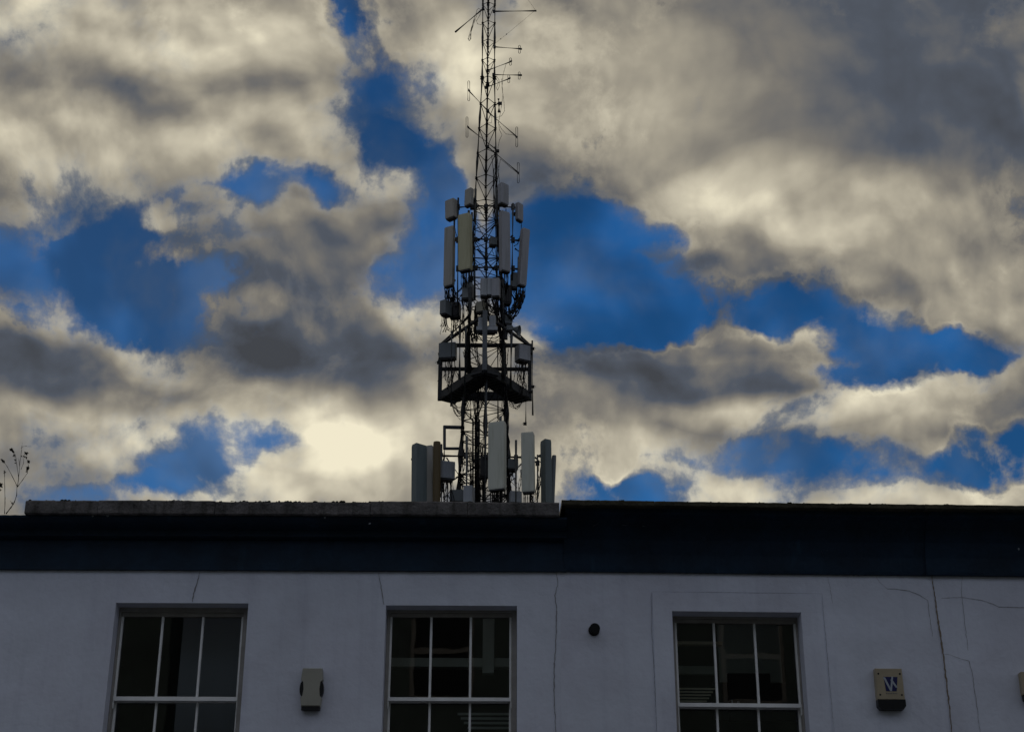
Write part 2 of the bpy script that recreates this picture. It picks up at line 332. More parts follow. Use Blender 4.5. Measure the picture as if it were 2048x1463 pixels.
# ------------------------------------------------------------------ the terrace
class Front:
    def __init__(s, X0, Y0, k):
        s.p = Vector((X0, Y0, 0)); n = math.hypot(1, k); s.t = Vector((1 / n, k / n, 0)); s.n = Vector((k / n, -1 / n, 0))
    def F(s, u, d, z): return s.p + s.t * u + s.n * d + Z * z
    def pix(s, x, y, d=0.):
        r = RIGHT * ((x - PW / 2) / FPX) + UP * ((PH / 2 - y) / FPX) + FWD
        q = s.p + s.n * d; k = (q - EYE).dot(s.n) / r.dot(s.n); w = EYE + r * k
        return (w - s.p).dot(s.t), w.z
    def box(s, b, u0, u1, d0, d1, z0, z1, ch=.002):
        b.box(s.F((u0 + u1) / 2, (d0 + d1) / 2, (z0 + z1) / 2), s.t, s.n, Z, abs(u1 - u0), abs(d1 - d0), abs(z1 - z0), ch)
def ribbon(b, fr, pix, w=.004, d=.003, dsurf=0.):
    pts = [fr.pix(x, y, dsurf) for x, y in pix]; fine = []
    for (a, c), (e, g) in zip(pts, pts[1:]):
        n = max(2, int(math.hypot(e - a, g - c) / .02))
        for k in range(n): fine.append((a + (e - a) * k / n + rnd(-.003, .003), c + (g - c) * k / n))
    fine.append(pts[-1]); n = len(fine)
    for i in range(n - 1):
        w0 = w * (.45 + .55 * math.sin(math.pi * i / n)) * rnd(.6, 1.1); (a, c), (e, g) = fine[i], fine[i + 1]
        h = abs(e - a) > abs(g - c); du, dz = (0, w0) if h else (w0, 0)
        b.quad(fr.F(a - du, dsurf + d, c - dz), fr.F(e - du, dsurf + d, g - dz), fr.F(e + du, dsurf + d, g + dz), fr.F(a + du, dsurf + d, c + dz))
def wall(b, fr, u0, u1, z0, z1, ops, depth=.16):
    us = sorted({u0, u1} | {o[0] for o in ops} | {o[1] for o in ops}); zs = sorted({z0, z1} | {o[2] for o in ops} | {o[3] for o in ops})
    for i in range(len(us) - 1):
        for j in range(len(zs) - 1):
            uc, zc = (us[i] + us[i + 1]) / 2, (zs[j] + zs[j + 1]) / 2
            if any(o[0] < uc < o[1] and o[2] < zc < o[3] for o in ops): continue
            b.quad(fr.F(us[i], 0, zs[j]), fr.F(us[i + 1], 0, zs[j]), fr.F(us[i + 1], 0, zs[j + 1]), fr.F(us[i], 0, zs[j + 1]))
    for a, c, e, g in ops:
        D = -depth
        b.quad(fr.F(a, 0, e), fr.F(a, 0, g), fr.F(a, D, g), fr.F(a, D, e)); b.quad(fr.F(c, 0, e), fr.F(c, D, e), fr.F(c, D, g), fr.F(c, 0, g))
        b.quad(fr.F(a, 0, g), fr.F(c, 0, g), fr.F(c, D, g), fr.F(a, D, g)); b.quad(fr.F(a, 0, e), fr.F(a, D, e), fr.F(c, D, e), fr.F(c, 0, e))
def sweep(b, fr, prof, u0, u1, n=80, jit=.0015):
    """a moulding: profile of (d, z) swept along the front"""
    rings = []
    for i in range(n + 1):
        u = u0 + (u1 - u0) * i / n
        rings.append([fr.F(u, d + rnd(-jit, jit), z + rnd(-jit, jit)) for d, z in prof])
    b.rings(rings, smooth=False)
def moss(fr, u0, u1, d0, z, n, parent, big=.012):
    b = mk('moss')
    for _ in range(n):
        u = rnd(u0, u1); r = rnd(.3, 1) ** 2 * big; c = fr.F(u, d0 - rnd(0, .05), z)
        for k in range(random.choice((1, 2, 3))):
            cc = c + fr.t * rnd(-r, r) * 2; rr = r * rnd(.5, 1)
            rings = [[cc + fr.t * (rr * 1.5 * q * math.cos(a * math.pi / 3) * rnd(.8, 1.2)) + fr.n * (rr * q * math.sin(a * math.pi / 3)) + Z * h * rr for a in range(6)] for q, h in ((1, -.3), (.9, .5), (.45, .95))]
            b.rings(rings, smooth=False)
    return b.build('moss', 'moss', parent, kind='stuff')
def sash_window(fr, parent, L_, R_, top, gl, gr, gt, mun, rail, m_y, bottom_z, dw=-.13):
    """opening edges, glass edges, muntin and meeting rail pixel readings -> real sash window"""
    a, zt = fr.pix(L_, top); c, _ = fr.pix(R_, top)
    e = bottom_z; g = zt
    dg = dw - .03
    ga, gz = fr.pix(gl, gt, dg); gc, _ = fr.pix(gr, gt, dg); mus = [fr.pix(x, m_y, dg)[0] for x in mun]
    _, rz1 = fr.pix((gl + gr) / 2, rail[0], dg + .01); _, rz0 = fr.pix((gl + gr) / 2, rail[1], dg + .01)
    w = mk('wood2')
    fr.box(w, a + .001, c - .001, dw - .10, dw, gz + .03, g - .001)
    fr.box(w, a + .001, ga - .012, dw - .10, dw - .001, e, gz + .03); fr.box(w, gc + .012, c - .001, dw - .10, dw - .001, e, gz + .03)
    fr.box(w, a - .04, c + .04, dw - .1, .06, e - .06, e)
    win = w.build('window', 'wood2', parent)
    s = mk('wood')                                   # upper sash
    d0, d1 = dg - .03, dg + .012
    s.use('wood2'); fr.box(s, ga - .012, gc + .012, d0, d1, gz, gz + .029)
    s.use('wood')
    fr.box(s, ga - .012, gc + .012, d0, d1 + .006, rz0, rz1)
    fr.box(s, ga - .012, ga + .004, d0, d1 - .002, rz1, gz); fr.box(s, gc - .004, gc + .012, d0, d1 - .002, rz1, gz)
    for u in mus: fr.box(s, u - .009, u + .009, d0 + .006, d1 - .004, rz1, gz, .004)
    for u in (ga - .008, gc + .008):                 # sash horns
        s.prism([(-.006, 0), (.006, 0), (.004, -.05), (-.002, -.06)], fr.F(u, d1 - .02, rz0), fr.t, Z, fr.n, .02)
    s.build('upper_sash', 'wood', win)
    s2 = mk('wood'); q0, q1 = d0 - .045, d0 - .006
    zb = e + .01
    fr.box(s2, ga - .012, gc + .012, q0, q1, rz0 - .002, rz0 + .03); fr.box(s2, ga - .012, gc + .012, q0, q1, zb, zb + .07)
    fr.box(s2, ga - .012, ga + .006, q0, q1 - .001, zb + .07, rz0 - .002); fr.box(s2, gc - .006, gc + .012, q0, q1 - .001, zb + .07, rz0 - .002)
    for u in mus: fr.box(s2, u - .009, u + .009, q0 + .006, q1 - .004, zb + .07, rz0 - .002, .004)
    s2.build('lower_sash', 'wood', win)
    for z0, z1, dd in ((rz1, gz, (d0 + d1) / 2 - .004), (zb + .07, rz0, (q0 + q1) / 2 - .004)):
        p = mk('glass'); p.quad(fr.F(ga - .01, dd, z0), fr.F(gc + .01, dd, z0), fr.F(gc + .01, dd, z1), fr.F(ga - .01, dd, z1)); p.build('pane', 'glass', win)
    return (a, c, e, g), (ga, gc, gz, rz1), win
def room(fr, parent, u0, u1, z0, z1, depth=4.0, key='room'):
    b = mk(key); D0, D1 = -.27, -depth
    P = lambda u, d, z: fr.F(u, d, z)
    b.quad(P(u0, D1, z0), P(u1, D1, z0), P(u1, D1, z1), P(u0, D1, z1)); b.quad(P(u0, D0, z0), P(u0, D1, z0), P(u0, D1, z1), P(u0, D0, z1))
    b.quad(P(u1, D0, z0), P(u1, D0, z1), P(u1, D1, z1), P(u1, D1, z0)); b.quad(P(u0, D0, z1), P(u0, D1, z1), P(u1, D1, z1), P(u1, D0, z1)); b.quad(P(u0, D0, z0), P(u1, D0, z0), P(u1, D1, z0), P(u0, D1, z0))
    return b.build('room', key, parent)

Y0 = 12.0
XS = at(1120, 1146, Y0).x
A = Front(XS, Y0, .006); B = Front(XS, Y0, .030)
ZT = A.pix(900, 1143)[1]                          # top of the white render
WBOT = A.pix(900, 1209)[1] - 1.62
# --- left house
house = thing('terraced_house', 'white rendered house on the left with moulded black cornice and two sash windows', 'house', A.F(-5, 0, 0))
ops = []
def opening(fr, L_, R_, top):
    a, zt = fr.pix(L_, top); c, _ = fr.pix(R_, top); return (a, c, WBOT, zt)
opA = [opening(A, 232, 497, 1204.5), opening(A, 772, 1034, 1209.5)]
w = mk('render'); wall(w, A, -12, 0, 0, ZT + .05, opA)
w.use('crack')
ribbon(w, A, [(400, 1143), (396, 1160), (388, 1186), (385, 1203)], .0055)
ribbon(w, A, [(757, 1144), (761, 1165), (764, 1185), (768, 1208)], .004)
ribbon(w, A, [(1112, 1146), (1116, 1165), (1110, 1190), (1113, 1215), (1112, 1270), (1109, 1330), (1108, 1400), (1112, 1463)], .005)
w.build('wall', 'render', house)
u50 = A.pix(50, 1010, .3)[0]
zp = lambda y, d, fr=A, x=600: fr.pix(x, y, d)[1]
z1 = zp(1081, .03); z2 = zp(1060, .10); z3 = zp(1032, .26); z4 = zp(1001.5, .30)
c = mk('navy')
sweep(c, A, [(-.05, ZT), (.03, ZT), (.032, z1), (.06, z1 + .004), (.095, z1 + .015), (.10, z2), (.13, z2 + .006), (.20, z2 + .02), (.26, z2 + .045), (.262, z3), (-.05, z3)], -12, .05, 300)
c.use('chip')
for px, py, dd in ((740, 1046, .267), (185, 1031, .267), (215, 1031, .267), (650, 1034, .267)):
    u, zz = A.pix(px, py, dd); r = .012
    c.prism([(r * rnd(.4, 1.2) * math.cos(k), r * rnd(.3, .9) * math.sin(k)) for k in (0, 1, 2, 3, 4, 5)], A.F(u, .262, zz), A.t, Z, A.n, .003)
c.build('cornice', 'navy', house)
joints = [50, 196, 430, 741, 935, 1119]
for i, (a, b_) in enumerate(zip(joints, joints[1:])):
    ua, ub = A.pix(a, 1010, .3)[0] + .002, A.pix(b_, 1010, .3)[0] - .002
    dz = (0, .003, -.002, .004, 0)[i]; q = mk('coping'); dd = .30 + (0, .004, -.003, .006, .004)[i]
    sweep(q, A, [(-.35, z3 + .001), (dd - .006, z3 + .001), (dd, z3 + .008), (dd, z4 - .012 + dz), (dd - .012, z4 + dz), (-.35, z4 + .02 + dz)], ua, ub, max(12, int((ub - ua) / .05)), .002)
    q.build('coping_stone', 'coping', house)
moss(A, u50, 0, .29, z4, 300, house)
r = mk('roof'); r.box(A.F(-6, -4.4, z3 - .35), A.t, A.n, Z, 11.9, 8.2, .1, .01); r.build('roof', 'roof', house)
r = mk('brick'); r.box(A.F(-6, -8.6, (z3 - .4) / 2), A.t, A.n, Z, 12, .2, z3 - .4, .01); r.box(A.F(-11.95, -4.4, (z3 - .4) / 2), A.t, A.n, Z, .1, 8.0, z3 - .4, .01); r.build('rear_wall', 'brick', house)
_, g1, win1 = sash_window(A, house, 232, 497, 1204.5, 247, 485, 1232.5, (326.5, 407), (1392.5, 1400.5), 1234, WBOT)
_, g2, win2 = sash_window(A, house, 772, 1034, 1209.5, 784, 1020, 1233.5, (863, 942), (1394, 1401), 1234, WBOT)
rm = room(A, house, A.pix(80, 1200)[0], A.pix(620, 1200)[0], WBOT - 1, ZT - .06)
# added panel behind the left window, its grey standing in for reflected sky
b = mk('sky_reflect'); ua, za = A.pix(366, 1225, -.5); ub, zb_ = A.pix(500, 1225, -.5)
b.box(A.F((ua + ub) / 2 - .0, -.55, za - .8), A.t, A.n, Z, ub - ua, .02, 1.7, .005)
b.build('reflection_panel', 'sky_reflect', rm)
rm2 = room(A, house, A.pix(640, 1200)[0], A.pix(1100, 1200)[0], WBOT - 1, ZT - .06)
b = mk('beam')
D = -.75
ua, zt = A.pix(740, 1314, D); ub, _ = A.pix(1060, 1314, D); _, zl = A.pix(900, 1332, D)
A.box(b, ua, ub, D - .1, D, zl, zt)
ua, zt = A.pix(966, 1214, D + .06); ub, zl = A.pix(988, 1346, D + .06); A.box(b, ua, ub, D + .003, D + .08, zl, zt + .1)
b.build('ceiling_beam', 'beam', rm2)
b = mk('beam'); D = -1.1
for yy in (1424, 1433, 1442, 1452):
    ua, zz = A.pix(915 + (yy - 1424) * .7, yy, D); ub, _ = A.pix(1060, yy, D); A.box(b, ua, ub, D - .02, D, zz - .018, zz)
b.build('shelf', 'beam', rm2)

# --- middle house
uj = B.pix(1866, 1152)[0]
house2 = thing('terraced_house', 'white rendered house right of the mast with a smooth navy cove and one sash window', 'house', B.F(uj / 2, 0, 0))
ZT2 = B.pix(1400, 1146.5)[1]
opB = [opening(B, 1344, 1601, 1222)]
w = mk('render'); wall(w, B, 0, uj, 0, ZT2 + .05, opB)
w.use('crack')
ribbon(w, B, [(1302, 1184), (1303, 1260), (1308, 1340), (1314, 1463)], .0018)
ribbon(w, B, [(1304, 1182.5), (1450, 1184), (1644, 1186.5)], .0016); ribbon(w, B, [(1644, 1187), (1650, 1260), (1668, 1463)], .0014)
ribbon(w, B, [(1655, 1151), (1660, 1175), (1665, 1205)], .0015)
ribbon(w, B, [(1752, 1152), (1760, 1165), (1775, 1177), (1790, 1177), (1818, 1181), (1840, 1190), (1856, 1200), (1857, 1220), (1861, 1245), (1865, 1272)], .0025)
ribbon(w, B, [(1310, 1241), (1325, 1242), (1341, 1236)], .0012)
w.use('joint'); ribbon(w, B, [(1863, 1151), (1872, 1210), (1886, 1310), (1897, 1400), (1903, 1463)], .0075, .006)
w.build('wall', 'render', house2)
ba, _, bz0, bzt = opB[0]; bb_, _ = B.pix(1601, 1222); u0_, zs_ = B.pix(1304, 1185); u1_, _ = B.pix(1641, 1188)
c = mk('render'); B.box(c, u0_, opB[0][0] - .0005, -.003, .012, bz0, bzt); B.box(c, opB[0][1] + .0005, u1_, -.003, .012, bz0, bzt); B.box(c, u0_, u1_, -.003, .012, bzt + .0005, zs_)
c.build('surround', 'render', house2)
zq = lambda y, d: B.pix(1400, y, d)[1]
prof = lambda ZT_: [(-.05, ZT_), (.025, ZT_), (.03, ZT_ + .02), (.045, zq(1110, .045)), (.075, zq(1080, .075)), (.12, zq(1055, .12)), (.19, zq(1036, .19)), (.27, zq(1026, .27)), (.275, zq(1015, .275)), (-.05, zq(1015, .275))]
pB = prof(ZT2)
uc = B.pix(1850, 1080, .1)[0]
c = mk('navy'); sweep(c, B, pB, .03, uc + .01, 160)
c.use('chip')
def dcove(y):                                      # depth of the cove where the photo shows pixel row y
    ys = [(1146, .03), (1110, .045), (1080, .075), (1055, .12), (1036, .19)]
    for (ya, da), (yb, db) in zip(ys, ys[1:]):
        if y >= yb: return da + (db - da) * (ya - y) / (ya - yb)
    return .19
def scratch(c, fr, pts, r=.0016):
    c.tube([fr.F(*(lambda q: (q[0], dcove(y) + .002, q[1]))(fr.pix(x, y, dcove(y) + .002))) for x, y in pts], r, 5, .0006)
for pts in ([(1639, 1083), (1641, 1095), (1643, 1101), (1648, 1113)], [(1653, 1100), (1661, 1096)], [(1682, 1085), (1694, 1098)], [(1186, 1051), (1194, 1048), (1199, 1042)], [(1285, 1051), (1293, 1053)], [(1245, 1049), (1255, 1050)]): scratch(c, B, pts)
c.build('cornice', 'navy', house2)
zc0 = zq(1014, .32); zc1 = zq(1002.0, .34)
cps = [1123, 1310, 1495, 1680, 1850]
for i, (a, b_) in enumerate(zip(cps, cps[1:])):
    ua, ub = B.pix(a, 1010, .34)[0] + .002, B.pix(b_, 1010, .34)[0] - .002
    q = mk('dcoping'); dd = .34 + (0, .004, -.004, .003)[i]; dz = (0.002, -.002, .001, 0)[i]
    sweep(q, B, [(-.35, zc0), (dd - .005, zc0), (dd, zc0 + .005), (dd, zc1 - .008 + dz), (dd - .01, zc1 + dz), (-.35, zc1 + .01 + dz)], ua, ub, max(12, int((ub - ua) / .04)), .0018)
    q.build('coping_stone', 'dcoping', house2)
moss(B, .04, uc, .33, zc1, 130, house2, .011)
r = mk('roof'); r.box(B.F(uj / 2 + .02, -4.4, z3 - .35), B.t, B.n, Z, uj, 8.2, .1, .01); r.build('roof', 'roof', house2)
r = mk('brick'); r.box(B.F(uj / 2, -8.6, (z3 - .4) / 2), B.t, B.n, Z, uj, .2, z3 - .4, .01); r.build('rear_wall', 'brick', house2)
_, g3, win3 = sash_window(B, house2, 1344, 1601, 1222, 1351.5, 1587.5, 1245, (1427, 1508), (1405.5, 1413), 1246, WBOT)
rm3 = room(B, house2, B.pix(1200, 1200)[0], B.pix(1800, 1200)[0], WBOT - 1, ZT - .06)
def pbox(b, fr, x0, x1, y0, y1, D, th=.04):
    ua, za = fr.pix(x0, y0, D); ub, zb = fr.pix(x1, y1, D); fr.box(b, ua, ub, D - th, D, zb, za)
b = mk('greenwall'); pbox(b, B, 1432, 1566, 1215, 1372, -1.0); pbox(b, B, 1340, 1432, 1330, 1347, -1.02); b.build('partition', 'greenwall', rm3)
b = mk('darkroom'); pbox(b, B, 1455, 1546, 1345, 1440, -.9); pbox(b, B, 1424, 1640, 1363, 1440, -.93); b.build('cabinet', 'darkroom', rm3)
b = mk('slat')
for i in range(5): pbox(b, B, 1335, 1430 - i * 4, 1374 + i * 6.2, 1378 + i * 6.2, -.55, .01)
b.build('louvre', 'slat', rm3)
b = mk('slat'); pbox(b, B, 1352, 1445, 1281, 1288, -.7, .06); b.build('lamp_fitting', 'slat', rm3)
for x in (1462, 1475): b = mk('white'); pbox(b, B, x, x + 4, 1401 - (x == 1462) * 3, 1407, -.3, .02); b.build('ornament', 'white', rm3)

# --- right-hand house
C_ = B
house3 = thing('terraced_house', 'white rendered house at the right edge beyond the upright tan joint', 'house', B.F(uj + 3, 0, 0))
w = mk('render')
dz3 = .003
q0, q1 = B.F(uj, dz3, 0), B.F(uj + 9, dz3, 0); H = Z * (ZT2 + .05)
w.quad(q0, q1, q1 + H, q0 + H); w.quad(B.F(uj, 0, 0), q0, q0 + H, B.F(uj, 0, 0) + H)
w.use('crack')
ribbon(w, B, [(1883, 1196), (1905, 1194), (1925, 1194), (1965, 1200), (1985, 1207), (1998, 1213), (2047, 1214), (2090, 1216)], .0024, .003, dz3)
ribbon(w, B, [(1885, 1307), (1898, 1308), (1920, 1316), (1938, 1321), (1945, 1350), (1952, 1400), (1960, 1463)], .0025, .003, dz3)
ribbon(w, B, [(1924, 1152), (1922, 1180), (1926, 1215), (1936, 1300)], .002, .003, dz3)
w.build('wall', 'render', house3)
c = mk('navy'); sweep(c, B, [(d + .012, z) for d, z in prof(ZT2)], uc + .002, uj + 9, 160)
c.use('chip'); u, zz = B.pix(2037, 1097, .075); c.prism([(.008, 0), (.004, .009), (-.005, .006), (-.006, -.006), (.003, -.012)], B.F(u, .072, zz), B.t, Z, B.n, .006)
c.build('cornice', 'navy', house3)
for a, b_ in ((1850, 1990), (1990, 2200), (2200, 2500), (2500, 3000)):
    ua, ub = B.pix(a, 1010, .34)[0] + .002, B.pix(b_, 1010, .34)[0] - .002
    q = mk('dcoping'); dd = .345 + rnd(-.003, .003)
    sweep(q, B, [(-.35, zc0), (dd - .005, zc0), (dd, zc0 + .005), (dd, zc1 - .008), (dd - .01, zc1), (-.35, zc1 + .01)], ua, ub, max(12, int((ub - ua) / .04)), .0018)
    q.build('coping_stone', 'dcoping', house3)
moss(B, uc, uj + 2, .335, zc1, 60, house3, .010)
r = mk('roof'); r.box(B.F(uj + 4.6, -4.4, z3 - .35), B.t, B.n, Z, 8.9, 8.2, .1, .01); r.build('roof', 'roof', house3)
r = mk('brick'); r.box(B.F(uj + 4.6, -8.6, (z3 - .4) / 2), B.t, B.n, Z, 8.9, .2, z3 - .4, .01); r.box(B.F(uj + 8.95, -4.4, (z3 - .4) / 2), B.t, B.n, Z, .1, 8.0, z3 - .4, .01); r.build('rear_wall', 'brick', house3)

# --- alarm boxes and pipe on the wall
def place(fr, x, y, d=0.):
    u, z = fr.pix(x, y, d); return u, z
u, z = place(A, 623, 1376, .05)
al = thing('alarm_box', 'plain cream alarm box with black scalloped sides between the two left windows', 'alarm box', A.F(u, 0, z))
b = mk('beige'); hw, hh = .088, .155
pr = [(-.074, hh), (.074, hh), (.083, .07), (.066, .05), (.060, .0), (.066, -.055), (.080, -.07), (.072, -hh + .02), (-.072, -hh + .02), (-.080, -.07), (-.066, -.055), (-.060, .0), (-.066, .05), (-.083, .07)]
sc = lambda s: [A.F(u, 0, z) + A.t * (p[0] * s) + Z * (p[1] * s) for p in pr]
b.rings([sc(1.0), [v + A.n * .05 for v in sc(1.0)], [v + A.n * .062 for v in sc(.95)]], smooth=False); b.build('cover', 'beige', al)
for sg in (-1, 1):
    b = mk('black'); b.prism([(.024 * math.cos(a), .062 * math.sin(a)) for a in [k * math.pi / 8 for k in range(16)]], A.F(u + sg * .066, .002, z), A.t, Z, A.n, .046); b.build('sounder', 'black', al)
b = mk('black'); A.box(b, u - .07, u + .07, 0.004, .052, z - hh - .004, z - hh + .019, .01); b.build('strobe', 'black', al)
u, z = place(B, 1780, 1366, .06)
al = thing('alarm_box', 'cream alarm box with a blue W emblem beside the upright joint', 'alarm box', B.F(u, 0, z))
b = mk('beige2'); P = lambda s, t, d: B.F(u + s, d, z + t)
hw, hh = .105, .118
ring = lambda k, d: [P(-hw * k, -hh, d), P(hw * k, -hh, d), P(hw * k * .98, hh * k, d), P(-hw * k * .98, hh * k, d)]
b.rings([ring(1.0, 0), ring(1.0, .05), ring(.94, .06)], smooth=False); b.build('cover', 'beige2', al)
b = mk('black'); b.prism([(-hw, 0), (hw, 0), (hw, -.05), (hw - .02, -.075), (-hw + .02, -.075), (-hw, -.05)], B.F(u, .004, z - hh - .002), B.t, Z, B.n, .062); b.build('strobe', 'black', al)
b = mk('logo'); d0 = .0605
e = [(-.045, .052), (.062, .052), (.045, -.058), (-.035, -.058)]
b.rings([[P(s, t, d0) for s, t in e], [P(s, t, d0 + .001) for s, t in e]], smooth=False)
b.use('white')
def bar(x0, y0, x1, y1, w_, dd=.0015):
    pts = [(x0 - w_, y0), (x0 + w_, y0), (x1 + w_, y1), (x1 - w_, y1)]
    b.rings([[P(s, t, d0 + .0005) for s, t in pts], [P(s, t, d0 + dd) for s, t in pts]], smooth=False)
bar(-.042, .048, .004, -.058, .008, .0020); bar(.002, -.058, .022, .054, .0065, .0024); bar(.012, .030, .048, -.030, .008, .0028)
b.use('letter')
for k in range(7): bar(-.035 + k * .013, -.070, -.033 + k * .013, -.078, .0035)
b.build('emblem', 'logo', al)
for s, t in ((-.082, .075), (-.082, -.085), (.082, .075), (.082, -.085)):
    b = mk('black'); b.prism([(.008 * math.cos(k), .008 * math.sin(k)) for k in (0, 1, 2, 3, 4, 5)], P(s, t, .0602), B.t, Z, B.n, .002); b.build('screw', 'black', al)
u, z = place(B, 2054, 1366, .05)
al = thing('alarm_box', 'cream alarm box cut off by the right edge of the picture', 'alarm box', B.F(u, dz3, z))
b = mk('beige2'); B.box(b, u - .045, u + .1, dz3, .07, z - .085, z + .085, .006); b.build('cover', 'beige2', al)
b = mk('black'); B.box(b, u - .04, u + .095, dz3 + .004, .065, z - .13, z - .087, .01); b.build('strobe', 'black', al)
u, z = place(B, 1189, 1256, .06)
pp = thing('flue_pipe', 'stubby black pipe end sticking out of the white wall', 'pipe', B.F(u, 0, z))
b = mk('black'); a0 = B.F(u, -.02, z - .0); b.tube([a0, B.F(u, .085, z - .006)], .036, 18)
b.build('tube', 'black', pp)
b = mk('black'); b.tube([B.F(u, .0, z), B.F(u, .012, z)], .043, 18); b.build('collar', 'black', pp)
b = mk('black'); b.tube([B.F(u, .082, z - .006), B.F(u, .094, z - .007)], .040, 18); b.build('collar', 'black', pp)

# --- dead weeds in the gutter
def weed(label, base, d, stems, clumps):
    u, z = A.pix(base[0], base[1], d); o = thing('weed', label, 'plant', A.F(u, d, z), 'weeds on the roof edge')
    q = lambda x, y: A.F(A.pix(x, y, d)[0], d, A.pix(x, y, d)[1])
    b = mk('twig')
    for pts, r0 in stems: b.tube([q(*p) + Vector((0, rnd(-.03, .03) if i else 0, 0)) for i, p in enumerate(pts)], r0 * 1.35, 5, r0 * .6)
    b.build('stem', 'twig', o)
    b = mk('leaf')
    for (x, y, rad, n) in clumps:
        c0 = q(x, y)
        for _ in range(n):
            p = c0 + Vector((rnd(-1, 1), rnd(-1, 1), rnd(-1, 1))) * rad * .6
            a = Vector((rnd(-1, 1), rnd(-1, 1), rnd(-1, 1))).normalized(); c = a.orthogonal().normalized(); l = rad * rnd(.7, 1.25)
            b.quad(p - a * l, p + c * l * .45, p + a * l, p - c * l * .45)
    b.build('foliage', 'leaf', o)
    return o
weed('branching dead weed with black seed heads on the left roof edge', (12, 1027), .15,
     [([(12, 1027), (22, 1015), (28, 1003), (32, 988), (35, 973)], .0045), ([(35, 973), (26, 955), (14, 932), (7, 922)], .0028), ([(35, 973), (36, 955), (33, 930), (31, 913), (27, 903)], .0025),
      ([(35, 973), (38, 950), (41, 925), (42, 900), (42, 888)], .0025), ([(42, 938), (46, 925), (50, 912), (53, 905)], .0018), ([(35, 973), (44, 958), (53, 943), (56, 930), (57, 922)], .0025),
      ([(39, 932), (36, 918), (34, 912)], .0015), ([(42, 896), (48, 892), (56, 891), (61, 890)], .0014), ([(44, 895), (45, 885)], .001), ([(26, 1008), (23, 1004)], .003)],
     [(5, 920, .013, 10), (7, 923, .011, 8), (23, 899, .015, 16), (27, 903, .013, 8), (28, 911, .012, 6), (30, 919, .011, 5), (31, 926, .010, 5), (52, 907, .014, 12), (50, 912, .012, 4), (53, 915, .011, 4),
      (56, 923, .013, 12), (55, 936, .015, 12), (53, 942, .010, 4), (45, 911, .010, 2), (25, 1006, .010, 5), (52, 892, .006, 3)])
weed('single upright dead stalk with a slim seed head at the left edge', (9, 1027), .05, [([(9, 1027), (10, 1005), (11, 975), (11, 950), (9, 941)], .0028), ([(11, 997), (9, 990)], .001)], [(9.5, 945, .010, 8), (9, 941, .007, 5), (10, 950, .007, 4)])
weed('dead weed mostly outside the picture with its leaf clump at the left edge', (-8, 1027), .1, [([(-8, 1027), (-6, 1000), (-2, 980), (1, 970)], .003)], [(1, 969, .018, 14), (0, 980, .014, 10)])

# --- houses over the road (seen only as reflections in the panes)
for x0, x1, h, lab in ((-22, -5.6, 11.5, 'dark brick house over the road reflected in the left window'), (-2.6, 22, 11, 'dark brick terrace over the road reflected in the right windows')):
    b = mk('brick'); yb = -6.4
    b.org = Vector(((x0 + x1) / 2, yb, 0))
    hs = thing('brick_house', lab, 'house', ((x0 + x1) / 2, yb, 0)); bb = mk('brick'); bb.box(Vector(((x0 + x1) / 2, yb, h / 2)), X, Y_, Z, x1 - x0, 8, h, .02); bb.build('wall', 'brick', hs)
    bb = mk('roof'); bb.rings([[Vector((xx, yb + 4.1, h)), Vector((xx, yb - 4.1, h)), Vector((xx, yb, h + 2.0))] for xx in (x0, x1)], smooth=False); bb.build('roof', 'roof', hs)
    n = int((x1 - x0) / 3)
    for i in range(n):
        for zz in (2.0, 5.2, 8.4):
            xc = x0 + 1.6 + i * 3; bb = mk('wood2')
            for s_x in (-.5, .5): bb.box(Vector((xc + s_x, yb + 4.03, zz)), X, Y_, Z, .08, .08, 1.6, .005)
            for s_z in (-.8, 0, .8): bb.box(Vector((xc, yb + 4.03, zz + s_z)), X, Y_, Z, .92, .07, .08, .005)
            wn = bb.build('window', 'wood2', hs); bb = mk('darkroom'); bb.box(Vector((xc, yb + 4.01, zz)), X, Y_, Z, .92, .03, 1.5, .003); bb.build('pane', 'darkroom', wn)
#MAST
# ------------------------------------------------------------------ the lattice mast behind the houses
MY = 45.0
zof = lambda y, Y=MY: at(975, y, Y).z
WPX = [(-60, 24), (0, 24), (160, 24.5), (410, 44), (600, 62), (830, 86), (1000, 102), (1500, 150)]
XL = [(-60, 965), (0, 966), (160, 964.5), (410, 950), (600, 941), (830, 927), (1000, 917), (1500, 890)]
def interp(t, y):
    for (a, va), (b, vb) in zip(t, t[1:]):
        if y <= b: return va + (vb - va) * (y - a) / (b - a)
    return t[-1][1]
def legs(y):
    xl, w = interp(XL, y), interp(WPX, y); pl = at(xl, y, MY); pr = at(xl + w, y, MY); z = (pl.z + pr.z) / 2
    pl.z = pr.z = z; wm = (pr - pl).length
    pl.y = pr.y = MY - wm * .289
    return pl, pr, Vector(((pl.x + pr.x) / 2 - (.03 if y < 410 else 0), MY + wm * .577, z))
mast = thing('lattice_mast', 'tall dark triangular lattice mast rising behind the house roofs', 'mast', (at(968, 1000, MY).x, MY, 0))
lv = [-60, 0, 80, 160, 240, 330, 410, 500, 600, 720, 830, 920, 1000]
LG = [legs(y) for y in lv]
z_low = LG[-1][0].z; fpts = []
for k in range(3):
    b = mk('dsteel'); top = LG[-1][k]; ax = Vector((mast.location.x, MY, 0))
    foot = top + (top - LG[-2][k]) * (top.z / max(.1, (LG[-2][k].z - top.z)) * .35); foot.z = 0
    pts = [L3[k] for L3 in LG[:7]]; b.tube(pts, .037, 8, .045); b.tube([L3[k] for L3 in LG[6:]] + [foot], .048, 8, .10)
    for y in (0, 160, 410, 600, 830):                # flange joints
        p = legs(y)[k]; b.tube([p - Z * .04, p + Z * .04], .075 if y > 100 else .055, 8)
    b.build('leg', 'dsteel', mast)
